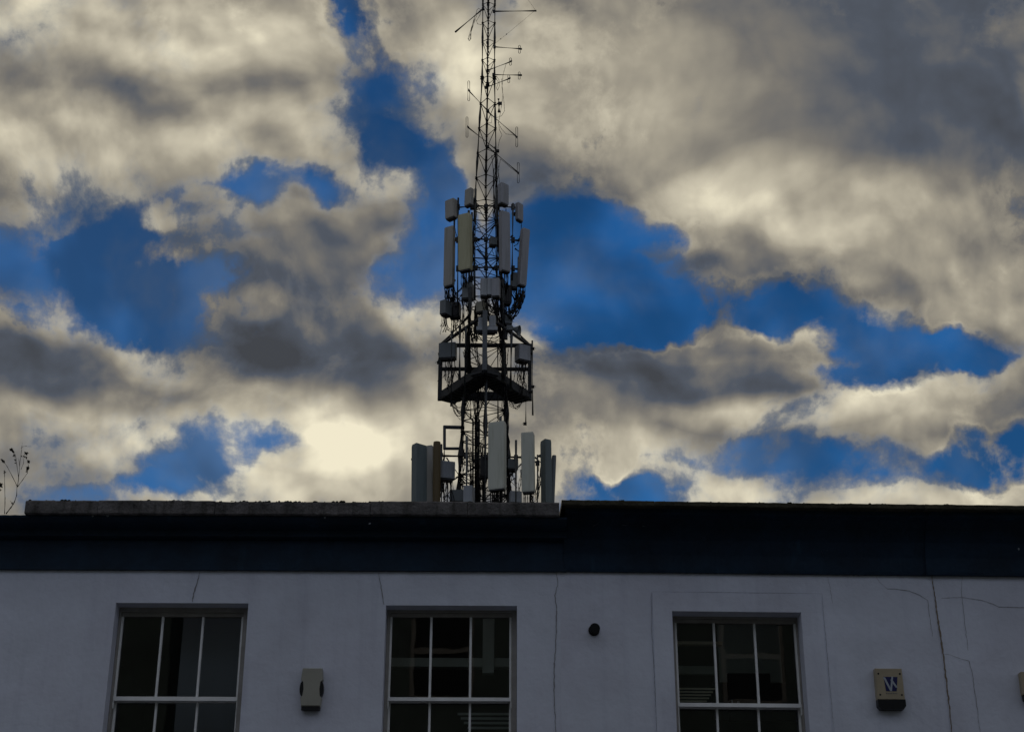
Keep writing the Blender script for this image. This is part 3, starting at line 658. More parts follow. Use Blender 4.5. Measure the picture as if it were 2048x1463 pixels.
def bay(b, y0, y1, r, flip, sides=((0, 1), (1, 2), (2, 0)), horiz=True):
    a, c = legs(y0), legs(y1); mid = legs((y0 + y1) / 2)
    for (i, j) in sides:
        f = flip ^ (i == 1)
        b.tube([a[i] if f else a[j], mid[j] if f else mid[i]], r, 5); b.tube([mid[j] if f else mid[i], c[i] if f else c[j]], r, 5)
        if horiz: b.tube([c[i], c[j]], r * .95, 5)
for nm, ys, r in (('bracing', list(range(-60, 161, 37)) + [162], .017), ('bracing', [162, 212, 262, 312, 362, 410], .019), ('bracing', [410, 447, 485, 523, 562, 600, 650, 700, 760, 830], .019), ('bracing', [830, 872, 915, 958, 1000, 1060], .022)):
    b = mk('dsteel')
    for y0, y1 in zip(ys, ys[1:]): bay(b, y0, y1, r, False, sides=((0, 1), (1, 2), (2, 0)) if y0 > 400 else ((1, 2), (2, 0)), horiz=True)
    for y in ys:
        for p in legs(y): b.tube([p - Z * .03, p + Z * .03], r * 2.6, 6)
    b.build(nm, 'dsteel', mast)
b = mk('dsteel')
for y in range(2, 160, 19):                            # cable clamps up the rear leg
    p = legs(y)[2]; s_ = rnd(.03, .055); b.box(p + Vector((rnd(-.02, .03), -.03, 0)), X, Y_, Z, s_ * 1.6, s_, s_ * 1.5)
b.build('clamp', 'dsteel', mast, kind='stuff')
b = mk('cable')                                        # feeder run clipped along the right-hand leg
for k in range(9):
    pts = []
    for y in range(300 + k * 9, 1010, 30):
        p = legs(y)[1]; pts.append(p + Vector((rnd(-.05, .07) - .05 * (k % 3), -.05 - .03 * (k % 2), 0)))
    b.tube(pts, rnd(.012, .02), 5)
for k in range(5):
    pts = [legs(y)[0] + Vector((rnd(-.03, .08), .05, 0)) for y in range(400 + 30 * k, 1010, 34)]; b.tube(pts, rnd(.010, .016), 5)
for k in range(4):
    pts = [legs(y)[2] + Vector((rnd(-.03, .04), -.05, 0)) for y in range(-50, 420, 40)]; b.tube(pts, .010, 5)
b.build('feeder_cable', 'cable', mast, kind='stuff')

# fat cable trunk up the middle, lower half
t = at(951, 990, MY)
cb = thing('cable_bundle', 'thick black bundle of cables running up inside the lower mast', 'cable', (t.x, t.y, 0))
b = mk('cable')
for k in range(22):
    ox, oy = rnd(-.10, .10), rnd(-.08, .08); top = 832 + rnd(-4, 30)
    pts = [at(952 + rnd(-.6, .6), y, MY) + Vector((ox, oy, 0)) for y in [1060, 1000, 960, 920, 880, 850, top]]
    if k % 2: pts += [at(944 + k * 1.2, 800, MY) + Vector((0, oy, 0)), at(942 + k * 1.9, 770, MY)]
    b.tube(pts, rnd(.014, .026), 5)
b.build('cable', 'cable', cb, kind='stuff')
b = mk('dsteel')
for x in (945, 959): b.tube([at(x, 835, MY) + Vector((0, .12, 0)), at(x - 1, 1060, MY) + Vector((0, .12, 0))], .02, 6)
for y in range(840, 1010, 14): b.tube([at(944.5, y, MY) + Vector((0, .12, 0)), at(959, y, MY) + Vector((0, .12, 0))], .015, 5)
b.build('ladder_rack', 'dsteel', cb)

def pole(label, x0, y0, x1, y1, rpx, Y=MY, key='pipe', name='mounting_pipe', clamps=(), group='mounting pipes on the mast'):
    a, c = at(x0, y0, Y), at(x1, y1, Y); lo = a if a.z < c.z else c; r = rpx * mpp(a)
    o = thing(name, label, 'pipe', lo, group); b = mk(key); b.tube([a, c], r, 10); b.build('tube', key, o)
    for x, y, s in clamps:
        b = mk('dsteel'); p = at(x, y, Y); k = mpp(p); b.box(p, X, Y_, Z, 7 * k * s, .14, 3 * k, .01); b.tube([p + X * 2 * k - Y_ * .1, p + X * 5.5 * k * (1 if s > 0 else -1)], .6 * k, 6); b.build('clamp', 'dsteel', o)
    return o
# --- aerials on the slim upper mast
def whip_arm(label, x0, y0, x1, y1, Y0_, Y1_, loop=None, rpx=1.45, name='dipole_aerial', loops=None, key='dsteel'):
    a, c = at(x0, y0, Y0_), at(x1, y1, Y1_); o = thing(name, label, 'antenna', a, 'aerials on the upper mast'); k = mpp(a)
    b = mk(key); b.tube([a, c], rpx * k, 8); b.build('arm', key, o)
    b = mk(key); b.box(a, X, Y_, Z, 5 * k, 5 * k, 5 * k); b.build('clamp', key, o)
    if loop:
        lx, ya, yb = loop; b = mk('steel'); w_ = 1.9; pts = []
        for q in range(9): an = math.pi * q / 8; pts.append((lx + w_ * math.cos(an), ya + w_ - w_ * math.sin(an)))
        for q in range(9): an = math.pi * q / 8; pts.append((lx - w_ * math.cos(an), yb - w_ + w_ * math.sin(an)))
        pts.append(pts[0]); P_ = [at(x, y, Y1_) for x, y in pts]; b.tube(P_, .66 * k, 5); b.build('dipole_loop', 'steel', o)
        b = mk(key); p = at(x1 - (1.5 if x1 > x0 else -1.5), y1, Y1_); b.box(p, (c - a).normalized(), Y_, Z, 7 * k, 3 * k, 2.6 * k); b.build('balun', key, o)
    return o
o = whip_arm('thick black boom slanting down to the left at the top of the mast', 966, 18, 911, 64, MY - .1, MY - 1.0, rpx=1.9, name='boom_arm')
b = mk('cable')
for dx in (0, 3): b.tube([at(x + dx * (1 - i / 8), y, MY - .4) for i, (x, y) in enumerate([(950, 32), (947, 42), (943, 55), (938, 72), (936, 78), (938, 82), (941, 78), (942, 62), (949, 38)])], .010, 5)
b.tube([at(x, y, MY - .3) for x, y in [(952, 28), (954, 20), (957, 17), (962, 20), (960, 30), (953, 42), (955, 48), (962, 50), (967, 47)]], .010, 5)
b.build('cable_loop', 'cable', o, kind='stuff')
o = whip_arm('long level black boom pointing right near the top of the mast', 988, 23, 1073, 22, MY - .1, MY - .1, rpx=1.8, name='boom_arm')
b = mk('steel'); b.tube([at(1068, 23, MY - .1), at(1013, 69, MY - .1), at(990, 87, MY - .1)], .0045, 4); b.tube([at(1071, 21, MY - .1), at(1053, -5, MY - .1)], .0045, 4)
for x, y in ((1013, 68.7), (1001.5, 78)): b.box(at(x, y, MY - .1), X, Y_, Z, .03, .03, .03)
b.build('stay_wire', 'steel', o)
for a_ in (('short level arm with an upright loop, uppermost of the right-hand aerials', 989, 94, 1042, 98, MY - .1, MY - .1, (1039, 91, 107)),
           ('arm tilted up to the right with a small loop above the forked pair', 975, 141, 1023, 123, MY + .3, MY - .4, (1021, 116, 131)),
           ('level arm with a loop just below the uppermost tilted arm on the right', 987, 149.5, 1042, 150.5, MY - .1, MY - .1, (1038.5, 144, 159)),
           ('arm tilted up to the right ending under the level arm above the black camera', 972, 175, 1020, 157, MY + .3, MY - .4, (1017.5, 150, 166)),
           ('upper of the two left-hand arms with tall upright loops', 976, 222, 937, 181, MY - .5, MY - 1.3, (937.5, 162, 202)),
           ('lower of the two left-hand arms with tall upright loops', 996, 302, 935, 254, MY + .1, MY - 1.3, (934, 234, 275)),
           ('right-hand arm sloping down to a tall loop beside the black camera end', 975, 223, 1034, 274, MY + .3, MY - .2, (1033.5, 254, 294)),
           ('lowest right-hand arm sloping down to a tall loop above the panels', 976, 294, 1037.5, 346, MY + .3, MY - .2, (1036.5, 325, 366))): whip_arm(*a_)
p = at(997, 212, MY - .1); o = thing('camera_housing', 'black cylinder clamped to the right side of the slim mast', 'camera', p); k = mpp(p)
b = mk('black'); b.tube([at(998, 224, MY - .1), at(998, 206, MY - .1)], 3.0 * k, 12); b.tube([at(998, 206, MY - .1), at(997, 198, MY - .1)], 2.2 * k, 10); b.build('body', 'black', o)
b = mk('black'); b.box(at(1000, 207, MY - .12), X, Y_, Z, 8 * k, 5 * k, 5 * k); b.tube([at(988, 213, MY - .1), at(996, 207, MY - .1)], 1.8 * k, 6); b.build('bracket', 'dsteel', o)
# loose thin leads
o = thing('loose_cable', 'thin black leads dangling in loops right of the slim mast', 'cable', at(1005, 240, MY)); b = mk('cable')
for pts in ([(1012, 128), (1006, 150), (1004, 175), (1008, 205), (1009, 222), (1003, 232), (992, 236)], [(993, 152), (998, 160), (999, 172), (995, 181), (993, 176), (997, 165), (991, 156)],
            [(1003, 158), (1006, 190), (1001, 225), (997, 245), (999, 260), (1004, 270), (999, 280), (996, 295), (995, 320), (998, 340)], [(996, 245), (1003, 258), (1012, 268), (1026, 270), (1033, 273)],
            [(1001, 318), (1010, 325), (1022, 336), (1034, 345)], [(1001, 318), (997, 340), (999, 365)], [(978, 222), (984, 236), (983, 246), (976, 246)]):
    sm_ = []
    for (a0, a1), (c0, c1) in zip(pts, pts[1:]):
        for q in range(3): sm_.append(at(a0 + (c0 - a0) * q / 3, a1 + (c1 - a1) * q / 3, MY - .15))
    sm_.append(at(*pts[-1], MY - .15)); b.tube(sm_, .009, 5)
b.build('lead', 'cable', o, kind='stuff')

# --- panel antennas
def panel(label, xt, yt, xb, yb, w, d, yaw, Y, key, pipe=None, cables=0, group='panel antennas high on the mast', round_=.018, name='panel_antenna', cap=True, ends=None):
    """xt, yt / xb, yb: centre of top and bottom in the photo; w, d in metres; yaw in degrees (+ faces right)"""
    p1, p0 = at(xt, yt, Y), at(xb, yb, Y); az = (p1 - p0); ln = az.length; az.normalize()
    a = math.radians(yaw); ax = Vector((math.cos(a), math.sin(a), 0)); ay = Vector((math.sin(a), -math.cos(a), 0)); ay = (ay - az * ay.dot(az)).normalized()
    o = thing(name, label, 'antenna', p0, group)
    b = mk(key); b.prism(rrect(w, d, min(round_, d * .45, w * .45)), p0, ax, ay, az, ln, smooth=round_ > .04, end=.93); b.build('radome', key, o)
    if cap: b = mk('black'); b.prism(rrect(w * .86, d * .86, min(round_, d * .4)), p0 - az * .045, ax, ay, az, .05); b.build('end_cap', 'black', o)
    for f in ((.14, .86) if ln > 1 else (.5,)):
        b = mk('dsteel'); q = p0 + az * (ln * f) - ay * (d / 2 + .07); b.box(q, ax, ay, az, .10, .16, .09); b.box(q - ay * .08, ax, ay, az, .16, .06, .06); b.build('bracket', 'dsteel', o)
    if pipe:
        b = mk('pipe'); q = p0 - ay * (d / 2 + .17); b.tube([q - az * pipe[0], q + az * (ln + pipe[1])], .042, 10); b.build('mounting_pipe', 'pipe', o)
    if cables:
        b = mk('cable')
        for i in range(cables):
            s = p0 + ax * (w * (.38 - .76 * i / max(1, cables - 1))) - az * .03 + ay * rnd(-d * .3, d * .3)
            tgt = ends[0] + Vector((rnd(-.12, .12), rnd(-.1, .1), rnd(-.1, .1))) if ends else s - Z * rnd(.5, .8) - ay * .3
            mid = s - Z * rnd(.30, .5); b.tube([s, s - Z * .12, mid, (mid + tgt) / 2 - Z * rnd(.10, .22), tgt], .017, 6)
        b.build('jumper_cable', 'cable', o, kind='stuff')
    return o
k45 = mpp(at(975, 480, MY))
F1, B1 = MY - 1.1, MY + .6
panel('square-ended short panel at far left of the upper ring', 902.5, 401, 903, 437, .36, .22, -38, MY - .4, 'radome', cables=1)
panel('smallest short panel, tucked left of the slim mast', 939, 379, 937.5, 411, .27, .16, -42, MY - .6, 'radome', cables=0)
panel('tallest short panel, set against the right leg above the tall panels', 1006.5, 369, 1006.5, 409, .31, .20, 42, MY - .6, 'radomeb', cables=2)
panel('short slim panel at far right of the upper ring', 1038.5, 408, 1038.5, 441, .26, .14, 50, MY - .2, 'radomeb', cables=1)
panel('tall grey panel at far left above the cable fringe', 900, 455, 898, 572, .33, .17, -30, MY - .3, 'radome', pipe=(.5, .9), cables=7, ends=[at(905, 605, MY)])
panel('tall yellowed panel standing left of the slim mast', 930, 430, 931, 541, .40, .22, -25, F1, 'radomey', pipe=(.9, .3), cables=8, ends=[at(934, 575, MY)])
panel('tall blue-grey panel standing right of the slim mast', 1008.5, 425, 1010, 543, .31, .20, 32, F1, 'radomeb', pipe=(.6, .2), cables=8, ends=[at(1010, 578, MY)])
panel('tall panel leaning outward at far right above looping cables', 1050.5, 459, 1043, 571, .27, .18, 35, MY - .3, 'radomeb', pipe=(.4, -.9), cables=7, ends=[at(1034, 615, MY)])
# --- upper mounting pipes and rings
for lab, a_ in (('slim pipe behind the far left tall panel', (916.5, 396, 915, 612, 2.0)), ('pipe behind the yellowed tall panel', (944, 425, 943, 600, 2.2)),
                ('left leg-side pipe between the yellowed panel and the lattice', (951, 378, 949, 600, 2.6)), ('right leg-side pipe beside the blue-grey tall panel', (993, 376, 994, 600, 3.2)),
                ('free-standing pipe between the two right tall panels', (1026, 407, 1024, 560, 2.3))): pole(lab, *a_, Y=MY - .45)
o = thing('support_ring', 'dark steel ring beams carrying the tall panels', 'bracket', at(972, 478, MY))
for y, xl, xr in ((412, 905, 1040), (478, 903, 1046), (535, 905, 1044)):
    b = mk('dsteel'); z0 = at(972, y, MY - .3).z; P3 = [at(951, y, MY - .35), at(993, y, MY - .35)]; b.tube(P3, .045, 8)
    b.tube([at(951, y, MY - .35), at(xl + 8, y + 3, MY - .1)], .04, 8); b.tube([at(993, y, MY - .35), at(xr - 8, y + 3, MY - .1)], .04, 8)
    for x in (951, 972, 993): b.box(at(x, y + 1, MY - .37), X, Y_, Z, .13, .13, .12)
    for x in (916, 944, 1026): b.box(at(x, y + 2, MY - .4), X, Y_, Z, .12, .12, .16)
    b.build('beam', 'dsteel', o)
b = mk('dsteel')
for (x0, y0, x1, y1) in ((990, 450, 956, 482), (955, 498, 988, 540), (932, 566, 900, 600), (1012, 566, 1030, 600), (920, 460, 942, 480), (1026, 470, 1010, 484), (1030, 497, 1041, 505)): b.tube([at(x0, y0, MY - .2), at(x1, y1, MY - .1)], .032, 6)
b.build('strut', 'dsteel', o)

# --- radio boxes
def rbox(label, x, y, w, h, d, yaw, Y, key, cables=0, fins=0, name='radio_unit', group='radio units on the mast', drop=.35, tilt=0, split=1):
    p = at(x, y, Y); o = thing(name, label, 'equipment box', p - Z * h / 2, group); a = math.radians(yaw)
    ax = Vector((math.cos(a), math.sin(a), 0)); ay = Vector((math.sin(a), -math.cos(a), 0)); b = mk(key)
    b.box(p, ax, ay, Z, w, d, h, .018); b.build('casing', key, o)
    b = mk(key)
    for i in range(fins):
        q = p + ax * (w * (-.42 + .84 * i / max(1, fins - 1))) + ay * (d / 2 + .012); b.box(q, ax, ay, Z, .012, .03, h * .9, .002)
    if fins: b.build('cooling_fins', key, o)
    b = mk('black'); b.box(p - Z * (h / 2 + .02), ax, ay, Z, w * .85, d * .8, .05, .01); b.build('connector_plate', 'black', o)
    b = mk('dsteel'); b.box(p - ay * (d / 2 + .04), ax, ay, Z, w * .35, .09, h * .7, .01); b.build('bracket', 'dsteel', o)
    if cables:
        b = mk('cable')
        for i in range(cables):
            s = p + ax * rnd(-w * .4, w * .4) + ay * rnd(-d * .3, d * .3) - Z * (h / 2 + .03); e_ = s + Vector((rnd(-.2, .2), rnd(-.1, .3), -drop * rnd(.5, 1.2)))
            b.tube(sag(s, e_, rnd(.05, .2), 6, .02), rnd(.010, .018), 5)
        b.build('cable_tail', 'cable', o, kind='stuff')
    return o
rbox('left of the three pale boxes grouped on the mast centre', 967.5, 576, .19, .58, .24, 8, MY - 1.3, 'box', 3)
rbox('narrow middle one of the three pale boxes on the mast centre', 979, 575, .15, .56, .22, 4, MY - 1.32, 'box', 3)
rbox('right and largest of the three pale boxes on the mast centre', 992, 576.5, .24, .60, .24, -10, MY - 1.36, 'radomeb', 4)
rbox('grey box hung below the far left tall panel', 891.5, 617, .23, .46, .34, -36, MY - .5, 'dbox', 9, drop=.5)
rbox('dark finned box beside the grey box under the far left panel', 910, 621, .34, .46, .30, -10, MY - .2, 'black', 12, 6, drop=.55)
rbox('dark box wedged beneath the yellowed tall panel', 936, 584, .32, .50, .28, -12, MY - .8, 'dbox', 6, 0)
rbox('dark box beneath the blue-grey tall panel', 1012, 590, .32, .60, .28, 12, MY - .3, 'black', 14, 5, drop=.8)
rbox('dark narrow box beside the foot of the far right tall panel', 1028, 562, .20, .50, .25, 12, MY - .2, 'dbox', 4)
rbox('small tan box left of the central post', 962, 615, .26, .33, .22, -28, MY - .8, 'tan', 3)
rbox('small grey box against the lattice between the tall panels', 986, 484, .22, .26, .22, 15, MY - .7, 'dbox', 2)
rbox('pale square box left of the central post above the shelf', 962, 646, .17, .30, .2, 4, MY - 1.2, 'box', 0)
rbox('pale square box right of the central post above the shelf', 985, 644, .20, .36, .2, -4, MY - 1.2, 'box', 0)
rbox('dark tan box behind the horn on the right', 1016, 640, .24, .30, .22, 10, MY - .3, 'dbox', 5)
rbox('wide grey cabinet hanging in the platform left bay', 896, 703, .52, .50, .30, -8, MY + .3, 'dbox', 12, drop=.9)
rbox('pale grey cabinet hanging in the platform right bay', 1045, 708, .40, .50, .34, 26, MY + .2, 'radomeb', 12, drop=.9)
# shelf tray in front of the mast
p = at(974, 660, MY - 1.2); o = thing('equipment_shelf', 'grey tray crossing the central post under two pale boxes', 'shelf', p); b = mk('box'); b.box(p, X, Y_, Z, .64, .30, .12, .01); b.build('tray', 'box', o)
b = mk('dsteel'); b.box(p - Z * .09, X, Y_, Z, .5, .22, .06); b.build('bracket', 'dsteel', o)
# horn
o = thing('horn_antenna', 'grey horn flaring to the right above the platform', 'antenna', at(1022, 662, MY - .6)); k = mpp(at(1030, 660, MY - .6))
b = mk('dbox'); b.box(at(1019, 656.5, MY - .6), X, Y_, Z, 13 * k, 10 * k, 10 * k, .02); b.build('body', 'dbox', o)
b = mk('dbox'); rings = []
for t_ in (0, .25, .5, .75, 1):
    c0 = at(1026, 657, MY - .6).lerp(at(1039, 662, MY - .6), t_); r = (3.5 + 8.5 * t_ ** 1.4) * k; axn = (X - Y_ * .25 - Z * .18).normalized(); u_ = axn.cross(Z).normalized(); v_ = axn.cross(u_)
    rings.append([c0 + u_ * r * math.cos(q * math.pi / 10) + v_ * r * math.sin(q * math.pi / 10) for q in range(20)])
b.rings(rings, closed_ends=False); b.build('flare', 'dbox', o)
b = mk('dsteel'); b.box(at(1012, 668, MY - .5), X, Y_, Z, .1, .1, .35); b.build('bracket', 'dsteel', o)
# cable tangles
def tangle(label, regions, n, name='cable_tangle', r=.014):
    x, y = regions[0][0], regions[0][1]; o = thing(name, label, 'cable', at(x, y, MY)); b = mk('cable')
    for i in range(n):
        x0, y0, x1, y1, dr = random.choice(regions); Y = MY + rnd(-.6, .3)
        b.tube(sag(at(x0 + rnd(-5, 5), y0 + rnd(-6, 6), Y), at(x1 + rnd(-5, 5), y1 + rnd(-6, 6), Y + rnd(-.2, .2)), dr * rnd(.5, 1.4), 8, .025), r * rnd(.7, 1.3), 5)
    b.build('cable', 'cable', o, kind='stuff'); return o
tangle('looping black cables sweeping in from under the far right tall panel', [(1045, 580, 1024, 618, .2), (1046, 585, 1014, 630, .35), (1036, 590, 1012, 625, .3)], 22, r=.019)
tangle('mess of black cables behind the three pale boxes', [(965, 600, 985, 650, .1), (992, 600, 1004, 660, .1), (1000, 560, 1008, 640, .1), (986, 600, 1010, 700, .1), (955, 610, 950, 680, .1), (970, 598, 1004, 612, .3)], 56, r=.017)
tangle('fringe of cables dropping past the left leg above the platform', [(905, 590, 925, 650, .1), (926, 590, 930, 680, .1), (893, 580, 912, 610, .25), (935, 600, 946, 690, .05), (905, 575, 936, 560, .5), (925, 545, 940, 575, .1)], 40, r=.014)
tangle('cable runs crossing the middle of the platform', [(948, 690, 965, 745, .1), (1000, 680, 1004, 760, .05), (1012, 690, 1010, 760, .05), (930, 700, 950, 740, .2), (960, 745, 950, 830, .05), (978, 740, 1008, 790, .15), (1000, 545, 1018, 575, .1), (940, 660, 1010, 665, .3)], 46)
tangle('slack cable loops slung below the platform left corner', [(903, 800, 940, 790, .55), (908, 806, 936, 800, .4)], 9, name='cable_loop', r=.013)
tangle('small coils of slack cable below the platform right corner', [(1018, 805, 1044, 803, .22), (1018, 805, 1040, 806, .12)], 7, name='cable_loop', r=.010)
tangle('black leads inside the platform right bay', [(1036, 735, 1046, 770, .05), (1052, 735, 1046, 770, .0), (1028, 730, 1042, 775, .0), (1045, 770, 1040, 790, .05)], 14, r=.010)
tangle('black leads inside the platform left bay', [(888, 735, 898, 775, .05), (908, 735, 898, 775, .0), (898, 770, 904, 795, .05)], 12, r=.010)

# --- triangular platform, apex towards the street
YR = MY + .84
pl = thing('antenna_platform', 'black triangular steel platform around the mast with its point towards the street', 'platform', at(970, 800, YR))
BL, BR = at(880.5, 799, YR), at(1059.5, 799, YR); zb = (BL.z + BR.z) / 2; BL.z = BR.z = zb
def atz(x, y, z):                                       # where a sight line meets height z
    d = at(x, y, 1) - EYE; return EYE + d * ((z - EYE.z) / d.z)
BF = atz(969, 741, zb); TL, TR = at(880.5, 689, YR), at(1059.5, 692, YR); zt_ = (TL.z + TR.z) / 2; TL.z = TR.z = zt_
TF = Vector((BF.x, BF.y, zt_)); ML, MR, MF = [Vector((q.x, q.y, zb + (zt_ - zb) * .56)) for q in (BL, BR, BF)]
for a, c, nm in ((BL, BF, 'walkway'), (BF, BR, 'walkway'), (BL, BR, 'walkway')):
    t = (c - a).normalized(); n_ = t.cross(Z); ln = (c - a).length; mid = (a + c) / 2; b = mk('dsteel')
    fr_ = nm == 'walkway' and a is not BL or c is BF
    wdt = .52 if fr_ else .10
    inn = Vector((BF.x, (BL.y + BF.y) / 2, zb)) - mid; inn.z = 0; sgn = 1 if inn.dot(n_) > 0 else -1
    b.box(mid + n_ * (sgn * wdt / 2), n_, Z, t, wdt, .07, ln, .005)
    b.box(mid + Z * .12, n_, Z, t, .06, .30, ln, .01)
    if fr_:
        b.box(mid + n_ * (sgn * wdt) + Z * .05, n_, Z, t, .05, .22, ln * .78, .01)
        for i in range(14): b.box(a.lerp(c, (i + .5) / 14) + n_ * (sgn * wdt / 2) - Z * .05, n_, Z, t, wdt * .95, .03, .03, .003)
    b.build(nm, 'dsteel', pl)
for a, c, r in ((TL, TR, .055), (ML, MR, .05)):
    b = mk('dsteel'); b.box((a + c) / 2, Y_, Z, X, r * 2, r * 2, (c - a).length, .01); b.build('rail', 'dsteel', pl)
for a, c in ((TL, TF), (TF, TR)):
    b = mk('dsteel'); t = (c - a).normalized(); b.box((a + c) / 2, t.cross(Z), Z, t, .085, .085, (c - a).length, .01); b.build('rail', 'dsteel', pl)
for a, c, r, kk in ((BL - Z * .02, TL + Z * .04, .085, 'dsteel'), (BR - Z * .02, TR + Z * .04, .085, 'dsteel'), (BF, Vector((BF.x, BF.y, at(972, 622, BF.y).z)), .095, 'pipe')):
    b = mk(kk); b.box((a + c) / 2, X, Y_, Z, r * 1.5, r * 1.5, (c - a).length, .01); b.build('post', kk, pl)
b = mk('dsteel')
for p0, lg in ((BL, 0), (BR, 1), (BF, 2)):
    q = legs(790)[lg if lg < 2 else 0]; q = Vector((q.x, q.y, zb)); b.tube([p0.lerp(q, .05) if lg < 2 else p0, q], .06, 8)
b.tube([BF, Vector((legs(790)[1].x, legs(790)[1].y, zb))], .06, 8)
b.build('floor_beam', 'dsteel', pl)
b = mk('dsteel')
for p0, lg in ((TL, 0), (TR, 1)):
    q = legs(640)[lg]; b.tube([p0, q], .05, 8)
b.build('tie_bar', 'dsteel', pl)
for lab, a_, Y in (('slim pipe crossing the platform left bay', (903.5, 662, 902, 812, 1.8), MY - .4), ('stouter pipe right of the slim one on the platform left side', (920, 652, 919, 758, 3.2), MY - .6),
                   ('pipe hanging beside the left leg below the cable fringe', (932, 655, 929, 791, 2.6), MY - 1.0), ('heavy upright pipe forming the left inner column', (940.5, 575, 938, 745, 4.8), MY - .95), ('heavy upright pipe forming the right inner column', (1006, 560, 1007, 760, 4.4), MY - .9),
                   ('pipe beside the horn standing in the platform right bay', (1023, 668, 1021, 780, 3.4), MY - .6), ('short pipe ending below the platform left of centre', (941.5, 790, 941.5, 836, 1.8), MY + .3),
                   ('short pipe ending below the platform right of centre', (995.5, 690, 996, 837, 1.8), MY + .3)): pole(lab, *a_, Y=Y)
pole('long pipe standing clear outside the platform right corner', 1064.5, 681, 1065.5, 830, 1.8, Y=MY + .3, clamps=((1066, 697, .8), (1066, 773, .8), (1061, 783, -1), (1060, 706, -1)))
pole('thin pipe hanging below the platform right corner with a knob at its foot', 1052, 770, 1051.5, 850, 1.5, Y=MY + .6, clamps=((1050, 847, -.8),))
pole('stub of dark pipe clamped to the platform left corner', 878, 706, 877.5, 722, 2.4, Y=MY + .8, clamps=((876, 725, -.5),))
for lab, x in (('dark stub leg below the left of the platform floor', 926), ('dark stub leg below the right of the platform floor', 1010)): pole(lab, x, 795, x, 812, 4, Y=MY - .3, key='dsteel', name='stub_pipe', group='stub pipes below the platform')

# --- lower cluster just above the roof line
g2 = 'panel antennas around the foot of the mast'
panel('widest grey panel at the far left of the lower cluster', 838.5, 890, 838, 1060, .40, .24, 40, MY - 1.2, 'teal', group=g2)
panel('slim pale panel between the wide left panel and the ochre tube', 858.5, 892, 858, 1060, .24, .16, -20, MY - .6, 'radome', group=g2)
panel('rounded ochre-brown tube antenna on the left of the lower cluster', 874, 884, 872.5, 1060, .22, .22, 0, MY - 1.3, 'brown', group=g2, round_=.11, name='tube_antenna')
panel('large pale panel front and centre above the parapet', 994.5, 845, 994.5, 979, .50, .20, -20, MY - 2.0, 'radomel', group=g2, cables=26, ends=[at(992, 1003, MY - 1.4)], pipe=(.6, .3))
panel('pale panel right of the large central one with an open foot', 1055.5, 866, 1057, 984, .37, .20, -12, MY - 1.8, 'radomel', group=g2, cables=6, pipe=(.6, -.6))
panel('grey panel seen nearly edge-on right of the pale pair', 1091.5, 881, 1094, 1060, .22, .30, 28, MY - 1.0, 'teal', group=g2)
panel('thin dark leaning panel at the far right of the lower cluster', 1108, 911, 1102, 1060, .12, .16, 20, MY - .6, 'dbox', group=g2, round_=.05, cap=False)
rbox('blue-grey finned radio box beside the ochre tube', 893.5, 942, .42, .52, .34, 18, MY - .9, 'box', 9, 9, group='radio units at the foot of the mast', drop=.7)
rbox('dark cabinet left of the black cable trunk at the parapet', 915, 993, .46, .34, .3, 0, MY - .6, 'dbox', 0, 0, group='radio units at the foot of the mast')
rbox('dark tilted box between the trunk and the left lattice leg', 938, 990, .28, .50, .3, -14, MY - 1.0, 'box', 2, 0, group='radio units at the foot of the mast')
rbox('dark grey box hung right of the large central panel', 1025, 930, .30, .30, .3, 10, MY - .4, 'dbox', 5, 5, group='radio units at the foot of the mast')
rbox('small grey box low between the two pale panels', 1031, 995, .34, .34, .25, 10, MY - .6, 'box', 0, 0, group='radio units at the foot of the mast')
rbox('black box directly behind the large central panel on its left', 968, 935, .26, .60, .3, 10, MY - .4, 'black', 8, 0, group='radio units at the foot of the mast')
for lab, a_, Y in (('upright pipe just left of the black cable trunk', (933.5, 872, 932, 1320, 2.7), MY - 1.1), ('pipe left of the pale right-hand panel', (1032, 880, 1031, 1320, 2.6), MY - 1.0), ('thin pipe between the two right-hand grey panels', (1075, 909, 1075, 1320, 1.6), MY - .6),
                   ('thin pipe below the finned radio box', (895.5, 955, 895, 1320, 1.5), MY - .6), ('pipe hidden behind the ochre tube', (883, 888, 882.5, 1320, 2.0), MY - .8), ('heavy pipe at the centre of the lower lattice', (972, 742, 968, 1320, 3.3), MY - .9)): pole(lab, *a_, Y=Y)
o = thing('side_frame', 'empty rectangular steel frame jutting left from the lower mast', 'bracket', at(889, 896, MY - .3)); kk = mpp(at(900, 880, MY))
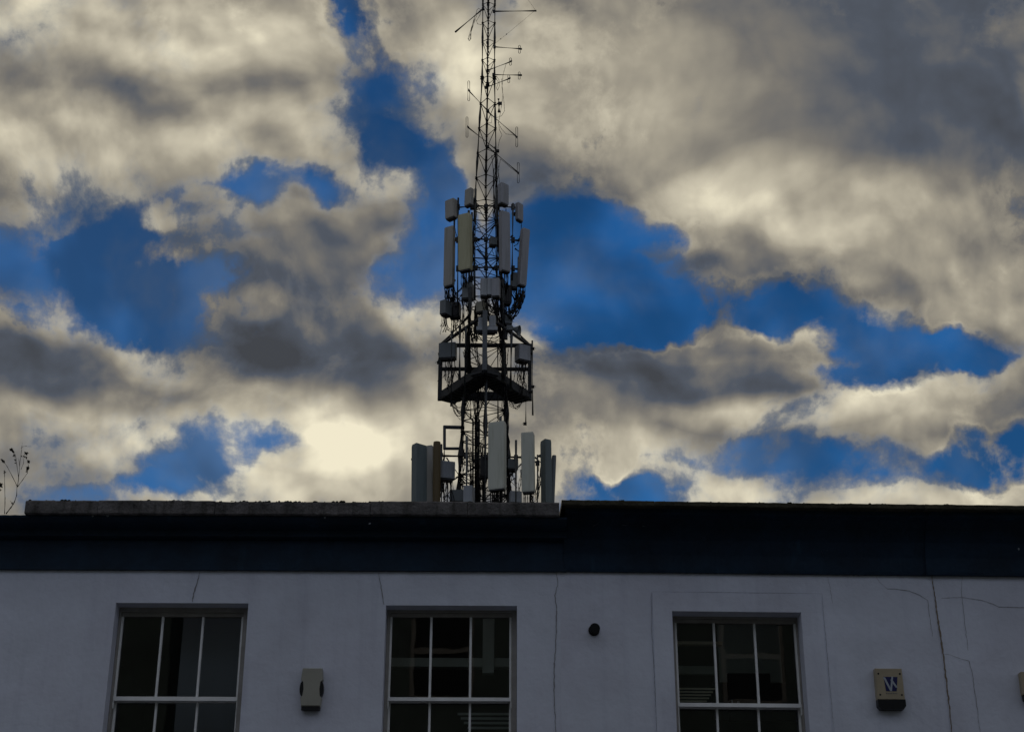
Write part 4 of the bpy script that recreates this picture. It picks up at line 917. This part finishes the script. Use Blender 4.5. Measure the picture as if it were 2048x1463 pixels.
for x0, y0, x1, y1, r in ((887, 853.5, 928, 854.5, 3.0), (889, 851, 889, 898, 2.4), (887, 896.5, 926, 896.5, 2.4)):
    b = mk('steel'); a, c = at(x0, y0, MY - .3), at(x1, y1, MY - .3); t = (c - a).normalized(); b.box((a + c) / 2, t.orthogonal().normalized(), t.cross(t.orthogonal()).normalized(), t, r * 2 * kk, r * 2 * kk, (c - a).length, .01); b.build('bar', 'steel', o)
o = thing('support_ring', 'horizontal steel pipes carrying the lower cluster of panels', 'bracket', at(972, 913, MY))
for pts, r in (([(884, 911), (1046, 914)], 2.4), ([(850, 912), (866, 928)], 2.0), ([(1070, 914), (1090, 932), (1108, 934)], 2.2), ([(1046, 914), (1075, 925)], 2.4), ([(838, 925), (864, 925)], 1.6)):
    b = mk('steel'); b.tube([at(x, y, MY - .5) for x, y in pts], r * kk, 8); b.build('pipe', 'steel', o)
for pts, r in (([(893, 915), (930, 966)], 1.6), ([(905, 960), (948, 935)], 1.8), ([(970, 925), (912, 955)], 1.8), ([(1020, 950), (1045, 925)], 1.8), ([(1012, 970), (1030, 955)], 1.2), ([(1034, 975), (1018, 958)], 1.0), ([(1075, 960), (1070, 990)], 1.2), ([(850, 935), (862, 920)], 1.6), ([(850, 925), (864, 950)], 1.0), ([(838, 990), (855, 990)], 1.4), ([(836, 1050), (1106, 1050)], 2.2)):
    b = mk('dsteel'); b.tube([at(x, y, MY - .4) for x, y in pts], r * kk, 6); b.build('strut', 'dsteel', o)
for x, y in ((845, 924), (862, 925), (932, 912), (1032, 914), (1075, 926), (972, 913), (1046, 914), (841, 988), (1088, 930)):
    b = mk('dsteel'); b.box(at(x, y, MY - .55), X, Y_, Z, 8 * kk, .16, 7 * kk, .015); b.build('clamp', 'dsteel', o)
tangle('black cables bunched along the parapet right of the mast foot', [(1040, 940, 1036, 1000, .1), (1010, 930, 1016, 1000, .1), (1078, 930, 1072, 1000, .1), (985, 990, 1005, 1005, .2), (1060, 985, 1065, 1005, .1)], 26)
tangle('black cables bunched along the parapet left of the mast foot', [(885, 960, 892, 1005, .1), (900, 960, 915, 985, .3), (924, 900, 922, 1000, .05), (938, 900, 944, 1000, .05), (885, 900, 884, 1000, .05), (962, 880, 964, 1000, .05)], 30)
